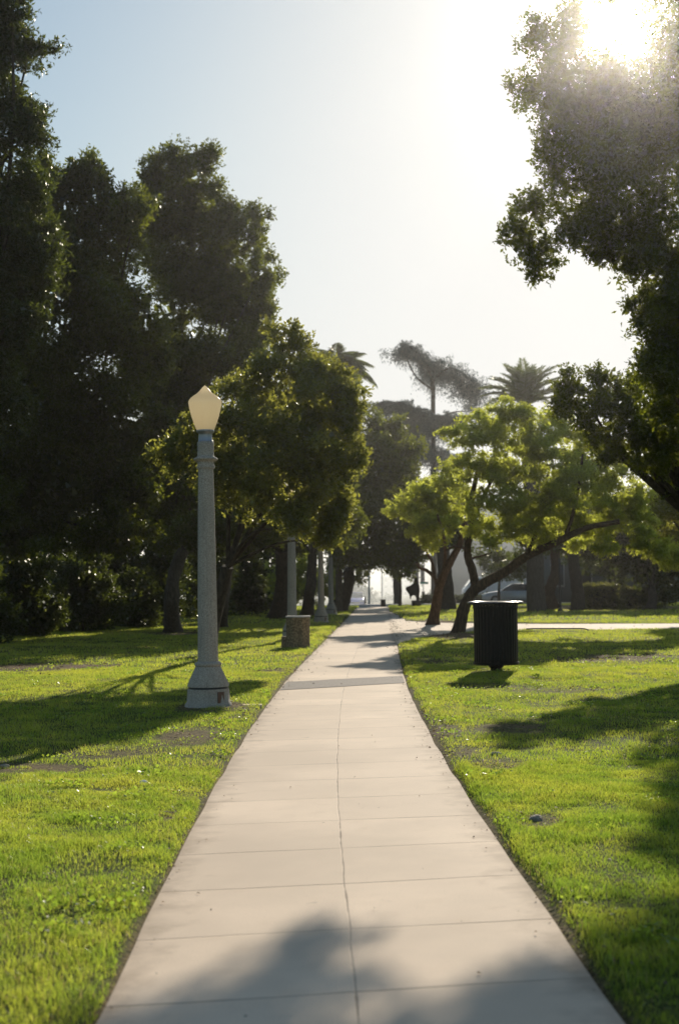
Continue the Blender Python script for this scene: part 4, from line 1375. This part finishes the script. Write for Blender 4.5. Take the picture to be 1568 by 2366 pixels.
pl = [P(*spx(1090, 560), sd_) - sbase, P(*spx(1212, 560), sd_) - sbase]
MB().box(((pl[0][0] + pl[1][0]) / 2, 0, zt / 2 - 0.05), (pl[1][0] - pl[0][0], 0.6, zt + 0.1)).build('plinth', M['bronze'], scu, bevel=0.03)
hlm = P(*spx(1165, 545), sd_) - sbase

# traffic signals
TG = "traffic signal heads at the crossing"


def post(name, label, cat, x_, d, ytop, r, mat, extra=None):
    b = ground_at(x_, d)
    t = thing(name, label, cat, b)
    h = P(x_, ytop, d)[2] - b[2]
    MB().lathe([(r, -0.2), (r, h)], 12).build('pole', M[mat], t, smooth=True)
    MB().lathe([(r * 2.2, -0.1), (r * 2.2, 0.06), (r * 1.2, 0.16)], 12).build('base', M[mat], t, smooth=True)
    return t, b, h


def signal_head(t, b, x_, ytop, ybot, d, w):
    p0 = P(x_, ytop, d) - b; p1 = P(x_, ybot, d) - b
    H = p0[2] - p1[2]
    hd = MB().box((p0[0], -0.12, (p0[2] + p1[2]) / 2), (w, 0.22, H)).build('signal_head', M['dark_metal'], t, bevel=0.02)
    for i, nm in enumerate(('signal_lens',) * 3):
        z = p0[2] - H * (0.18 + 0.32 * i)
        mb = MB(); mb.lathe([(0.10, 0), (0.10, 0.02)], 14)
        v = np.concatenate(mb.v); v = v[:, [0, 2, 1]] * np.array([1, -1, 1]); mb.v = [v + [p0[0], -0.24, z]]
        mb.build('signal_lens', M['window_glass'], hd)
        mb = MB()
        for j in range(7):
            th = math.pi * j / 6
            mb.box((p0[0] + 0.12 * math.cos(th), -0.31, z + 0.12 * math.sin(th)), (0.05, 0.16, 0.03))
        mb.build('visor', M['dark_metal'], hd)


t, b, h = post('traffic_signal', "dark traffic signal post with two three lamp heads above the sculpture", 'traffic signal', 964, 101, 1262, 0.10, 'dark_metal')
signal_head(t, b, 955.5, 1301, 1338, 101, 0.30)
signal_head(t, b, 975, 1305, 1345, 101, 0.30)
mb = MB()
for (x0, y0) in ((955.5, 1310), (955.5, 1330), (975, 1312), (975, 1334)):
    q0 = P(x0, y0, 101) - b; q1 = P(964, y0, 101) - b
    mb.tube([q0, q1], [0.03, 0.03], 6)
mb.build('bracket', M['dark_metal'], t)
t, b, h = post('street_sign_post', "slim post with green street name blades and a crossing signal box", 'street sign', 977, 99, 1340, 0.035, 'steel')
p = P(979, 1347, 99) - b
MB().box((p[0], -0.06, p[2]), (0.62, 0.02, 0.15)).build('name_blade', M['sign_green'], t)
p2 = P(974, 1352, 99) - b
MB().box((p2[0], 0.02, p2[2] - 0.02), (0.03, 0.5, 0.16)).build('name_blade', M['sign_green'], t)
p = P(977, 1372, 99) - b
MB().box((p[0], -0.12, p[2]), (0.22, 0.18, 0.34)).build('crossing_signal', M['dark_metal'], t, bevel=0.015)

t, b, h = post('utility_pole', "slim bluish pole in the bright gap at the end of the path", 'pole', 852, 92, 1190, 0.07, 'steel')
t, b, h = post('light_pole', "thin pole behind the far black bin in the bright gap", 'pole', 882, 118, 1180, 0.05, 'steel')
MB().box((0.45, 0, h), (1.0, 0.16, 0.08)).build('lamp_head', M['steel'], t)
t, b, h = post('bollard', "short dark bollard left of the slim bluish pole", 'bollard', 842, 90, 1378, 0.05, 'dark_metal')
t, b, h = post('sign_pole', "thin dark post standing in the shade between the stout palm and the hedge", 'pole', 1292, 62, 1290, 0.06, 'dark_metal')
# far bin
fb = ground_at(884, 83)
ft = thing('litter_bin', "small dark square bin at the far end of the path", 'litter bin', fb)
MB().box((0, 0, 0.24), (0.30, 0.30, 0.40)).build('body', M['dark_metal'], ft, bevel=0.02)
MB().box((0, 0, 0.47), (0.34, 0.34, 0.05)).build('lid', M['dark_metal'], ft, bevel=0.015)
MB().box((0, 0, 0.0), (0.24, 0.24, 0.1)).build('base', M['dark_metal'], ft)

# vehicles on the road


def wheel(t, x, y, r, w=0.22):
    mb = MB(); mb.lathe([(r * 0.6, -w / 2), (r * 0.96, -w / 2), (r, -w / 2 + 0.03), (r, w / 2 - 0.03), (r * 0.96, w / 2), (r * 0.6, w / 2)], 22)
    v = np.concatenate(mb.v)[:, [0, 2, 1]]; mb.v = [v + [x, y, r]]
    wh = mb.build('wheel', M['rubber'], t, smooth=True)
    mb = MB(); mb.lathe([(r * 0.58, -w / 2 - 0.012), (r * 0.58, w / 2 + 0.012)], 16)
    v = np.concatenate(mb.v)[:, [0, 2, 1]]; mb.v = [v + [x, y, r]]
    mb.build('hub', M['steel'], wh, smooth=True)


def sedan(label, loc, rz, paint):
    """length along x, front at +x"""
    t = thing('parked_car', label, 'car', loc)
    t.rotation_euler = (0, 0, rz)
    side = [(-2.15, 0.32), (-2.2, 0.62), (-2.1, 0.88), (-1.55, 0.95), (1.0, 0.93), (1.9, 0.80), (2.2, 0.62), (2.22, 0.35), (2.0, 0.25), (-2.0, 0.25)]
    MB().prism(side, 'y', -0.86, 0.86).build('body', M[paint], t, bevel=0.08)
    cab = [(-1.55, 0.94), (-0.95, 1.36), (0.15, 1.42), (1.0, 0.92)]
    n = len(cab)
    v = []
    for (yy, s) in ((-0.80, 1), (0.80, 1)):
        for (a, z) in cab:
            ins = 0.14 if z > 1.1 else 0
            v.append((a, yy - math.copysign(ins, yy), z))
    f = [tuple(range(n)), tuple(reversed(range(n, 2 * n)))] + [(i, i + n, (i + 1) % n + n, (i + 1) % n) for i in range(n)]
    MB().add(v, f).build('cabin', M['window_glass'], t, bevel=0.03)
    MB().box((-0.4, 0, 1.41), (1.15, 1.30, 0.04)).build('roof', M[paint], t, bevel=0.015)
    for x in (-1.35, 1.35):
        for y in (-0.80, 0.80):
            wheel(t, x, y, 0.32)
    for y in (-0.62, 0.62):
        MB().box((2.18, y, 0.63), (0.10, 0.34, 0.15)).build('headlight', M['lamp_glass'], t, bevel=0.03)
        MB().box((-2.19, y, 0.70), (0.06, 0.30, 0.14)).build('tail_light', simple("tail_red", (0.35, 0.02, 0.02), 0.3), t, bevel=0.02)
    MB().box((2.20, 0, 0.48), (0.06, 0.8, 0.12)).build('grille', M['dark_metal'], t)
    return t


g = ground_at(818, 128)
sedan("small blue car facing the path in the bright gap at its far end", (g[0] + 0.1, 128, float(drop_z(128)) - 0.02), R(-92), 'blue_paint')
g = ground_at(1185, 93)
sedan("silver car parked behind the slatted bin in front of the white van", (g[0], 93, float(drop_z(93)) + 0.075), R(180), 'silver_paint')

# white van / box truck
g = ground_at(1165, 98)
van = thing('box_truck', "white box truck parked on the road behind the silver car", 'truck', (g[0], 98, float(drop_z(98)) + 0.075))
MB().box((0.55, 0, 1.45), (3.6, 2.0, 1.9)).build('cargo_box', M['white_paint'], van, bevel=0.05)
cabp = [(-3.0, 0.45), (-3.0, 1.15), (-2.75, 1.3), (-2.25, 2.0), (-1.35, 2.05), (-1.35, 0.45)]
MB().prism(cabp, 'y', -0.92, 0.92).build('cab', M['white_paint'], van, bevel=0.05)
MB().prism([(-2.62, 1.28), (-2.22, 1.88), (-1.6, 1.90), (-1.6, 1.28)], 'y', -0.935, 0.935).build('side_window', M['teal_glass'], van)
v = [(-2.80, -0.8, 1.30), (-2.80, 0.8, 1.30), (-2.30, 0.75, 1.96), (-2.30, -0.75, 1.96)]
MB().add(np.array(v) + [-0.03, 0, 0.03], [(0, 1, 2, 3)]).build('windscreen', M['teal_glass'], van)
MB().box((-0.4, 0, 0.48), (4.6, 1.7, 0.16)).build('chassis', M['dark_metal'], van)
for x in (-2.2, 1.4):
    for y in (-0.85, 0.85):
        wheel(van, x, y, 0.40)
for y in (-0.65, 0.65):
    MB().box((-3.01, y, 0.85), (0.06, 0.3, 0.18)).build('headlight', M['lamp_glass'], van)
MB().box((-3.03, 0, 0.55), (0.12, 1.8, 0.2)).build('bumper', M['dark_metal'], van)

# buildings


def building(label, xa, xb, ytop, d, depth, mat, floors, cols, win=True, name='building'):
    pa, pb_ = P(xa, HZ, d), P(xb, HZ, d)
    W = pb_[0] - pa[0]; cxx = (pa[0] + pb_[0]) / 2
    zb = float(drop_z(d)) - 0.1
    H = P((xa + xb) / 2, ytop, d)[2] - zb
    t = thing(name, label, 'building', (cxx, d + depth / 2, zb))
    MB().box((0, 0, H / 2), (W, depth, H)).build('wall', M[mat], t)
    MB().box((0, 0, H + 0.12), (W + 0.3, depth + 0.3, 0.24)).build('parapet', M['trim'], t)
    if win:
        for i in range(floors):
            for j in range(cols):
                z = H * (i + 0.55) / floors; x = -W / 2 + W * (j + 0.5) / cols
                fr = MB().box((x, -depth / 2 - 0.02, z), (W / cols * 0.5, 0.08, H / floors * 0.45)).build('window', M['trim'], t)
                MB().box((x, -depth / 2 - 0.045, z), (W / cols * 0.42, 0.06, H / floors * 0.38)).build('pane', M['window_glass'], fr)
    return t


building("plain grey concrete building behind the two leaning trees, left of the truck", 1030, 1260, 1175, 124, 14, 'wall_grey', 2, 4, False)
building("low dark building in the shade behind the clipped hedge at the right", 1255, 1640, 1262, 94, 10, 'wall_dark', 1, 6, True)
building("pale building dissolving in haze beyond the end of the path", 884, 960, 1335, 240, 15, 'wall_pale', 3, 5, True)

# hazy trees beyond the road
FG = "hazy trees beyond the road"
for (x_, y_, w, h_, d, lab) in [(832, 1372, 24, 32, 150, "pale hazy tree behind the blue car, left in the bright gap"),
                                (858, 1385, 20, 18, 165, "low pale hazy tree behind the slim bluish pole"),
                                (905, 1388, 26, 14, 180, "low pale hazy tree right of the far black bin"),
                                (1012, 1378, 20, 20, 140, "pale hazy tree behind the street name post"),
                                (780, 1330, 40, 60, 150, "hazy tree behind the last lamp posts of the left row")]:
    b = ground_at(x_, d)
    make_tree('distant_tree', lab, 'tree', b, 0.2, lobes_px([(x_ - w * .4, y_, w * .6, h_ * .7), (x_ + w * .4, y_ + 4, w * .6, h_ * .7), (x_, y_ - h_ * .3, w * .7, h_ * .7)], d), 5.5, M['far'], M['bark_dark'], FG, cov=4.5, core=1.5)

# far tree line closing the horizon
lob = []
for i in range(90):
    x = -170 + i * 4.0 + rng.normal(0, 1)
    d = 330 + rng.normal(0, 12)
    lob.append((np.array([x, d, rng.uniform(2, 5)]), np.array([5.0, 4.0, rng.uniform(3, 6)]), 330 / F))
V, A = foliage(lob, 9, cov=3.6, core=1.2, sub=8)
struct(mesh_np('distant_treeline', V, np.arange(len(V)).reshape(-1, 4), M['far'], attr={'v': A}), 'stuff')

# ------------------------------------------------------------------ haze, with an added veil for lens glare
k = NT("haze_and_glare")
v1 = k.n("VolumeScatter"); v1.inputs["Color"].default_value = (0.97, 0.98, 1.0, 1); v1.inputs["Density"].default_value = 0.00007; v1.inputs["Anisotropy"].default_value = 0.80
v2 = k.n("VolumeScatter"); v2.inputs["Color"].default_value = (1.0, 0.97, 0.93, 1); v2.inputs["Density"].default_value = 0.00042; v2.inputs["Anisotropy"].default_value = 0.935  # added scatter lobe imitating lens glare around the sun
ad = k.n("AddShader", i_0=v1.outputs[0], i_1=v2.outputs[0])
k.t.links.new(ad.outputs[0], k.out.inputs["Volume"])
struct(MB().box((0, 150, 2.5), (420, 420, 20)).build('haze', k.m), 'stuff')
k = NT("distant_haze")
v1 = k.n("VolumeScatter"); v1.inputs["Color"].default_value = (0.88, 0.95, 1.0, 1); v1.inputs["Density"].default_value = 0.0048; v1.inputs["Anisotropy"].default_value = 0.72
k.t.links.new(v1.outputs[0], k.out.inputs["Volume"])
struct(MB().box((0, 219, 3), (400, 256, 16)).build('distant_haze', k.m), 'stuff')
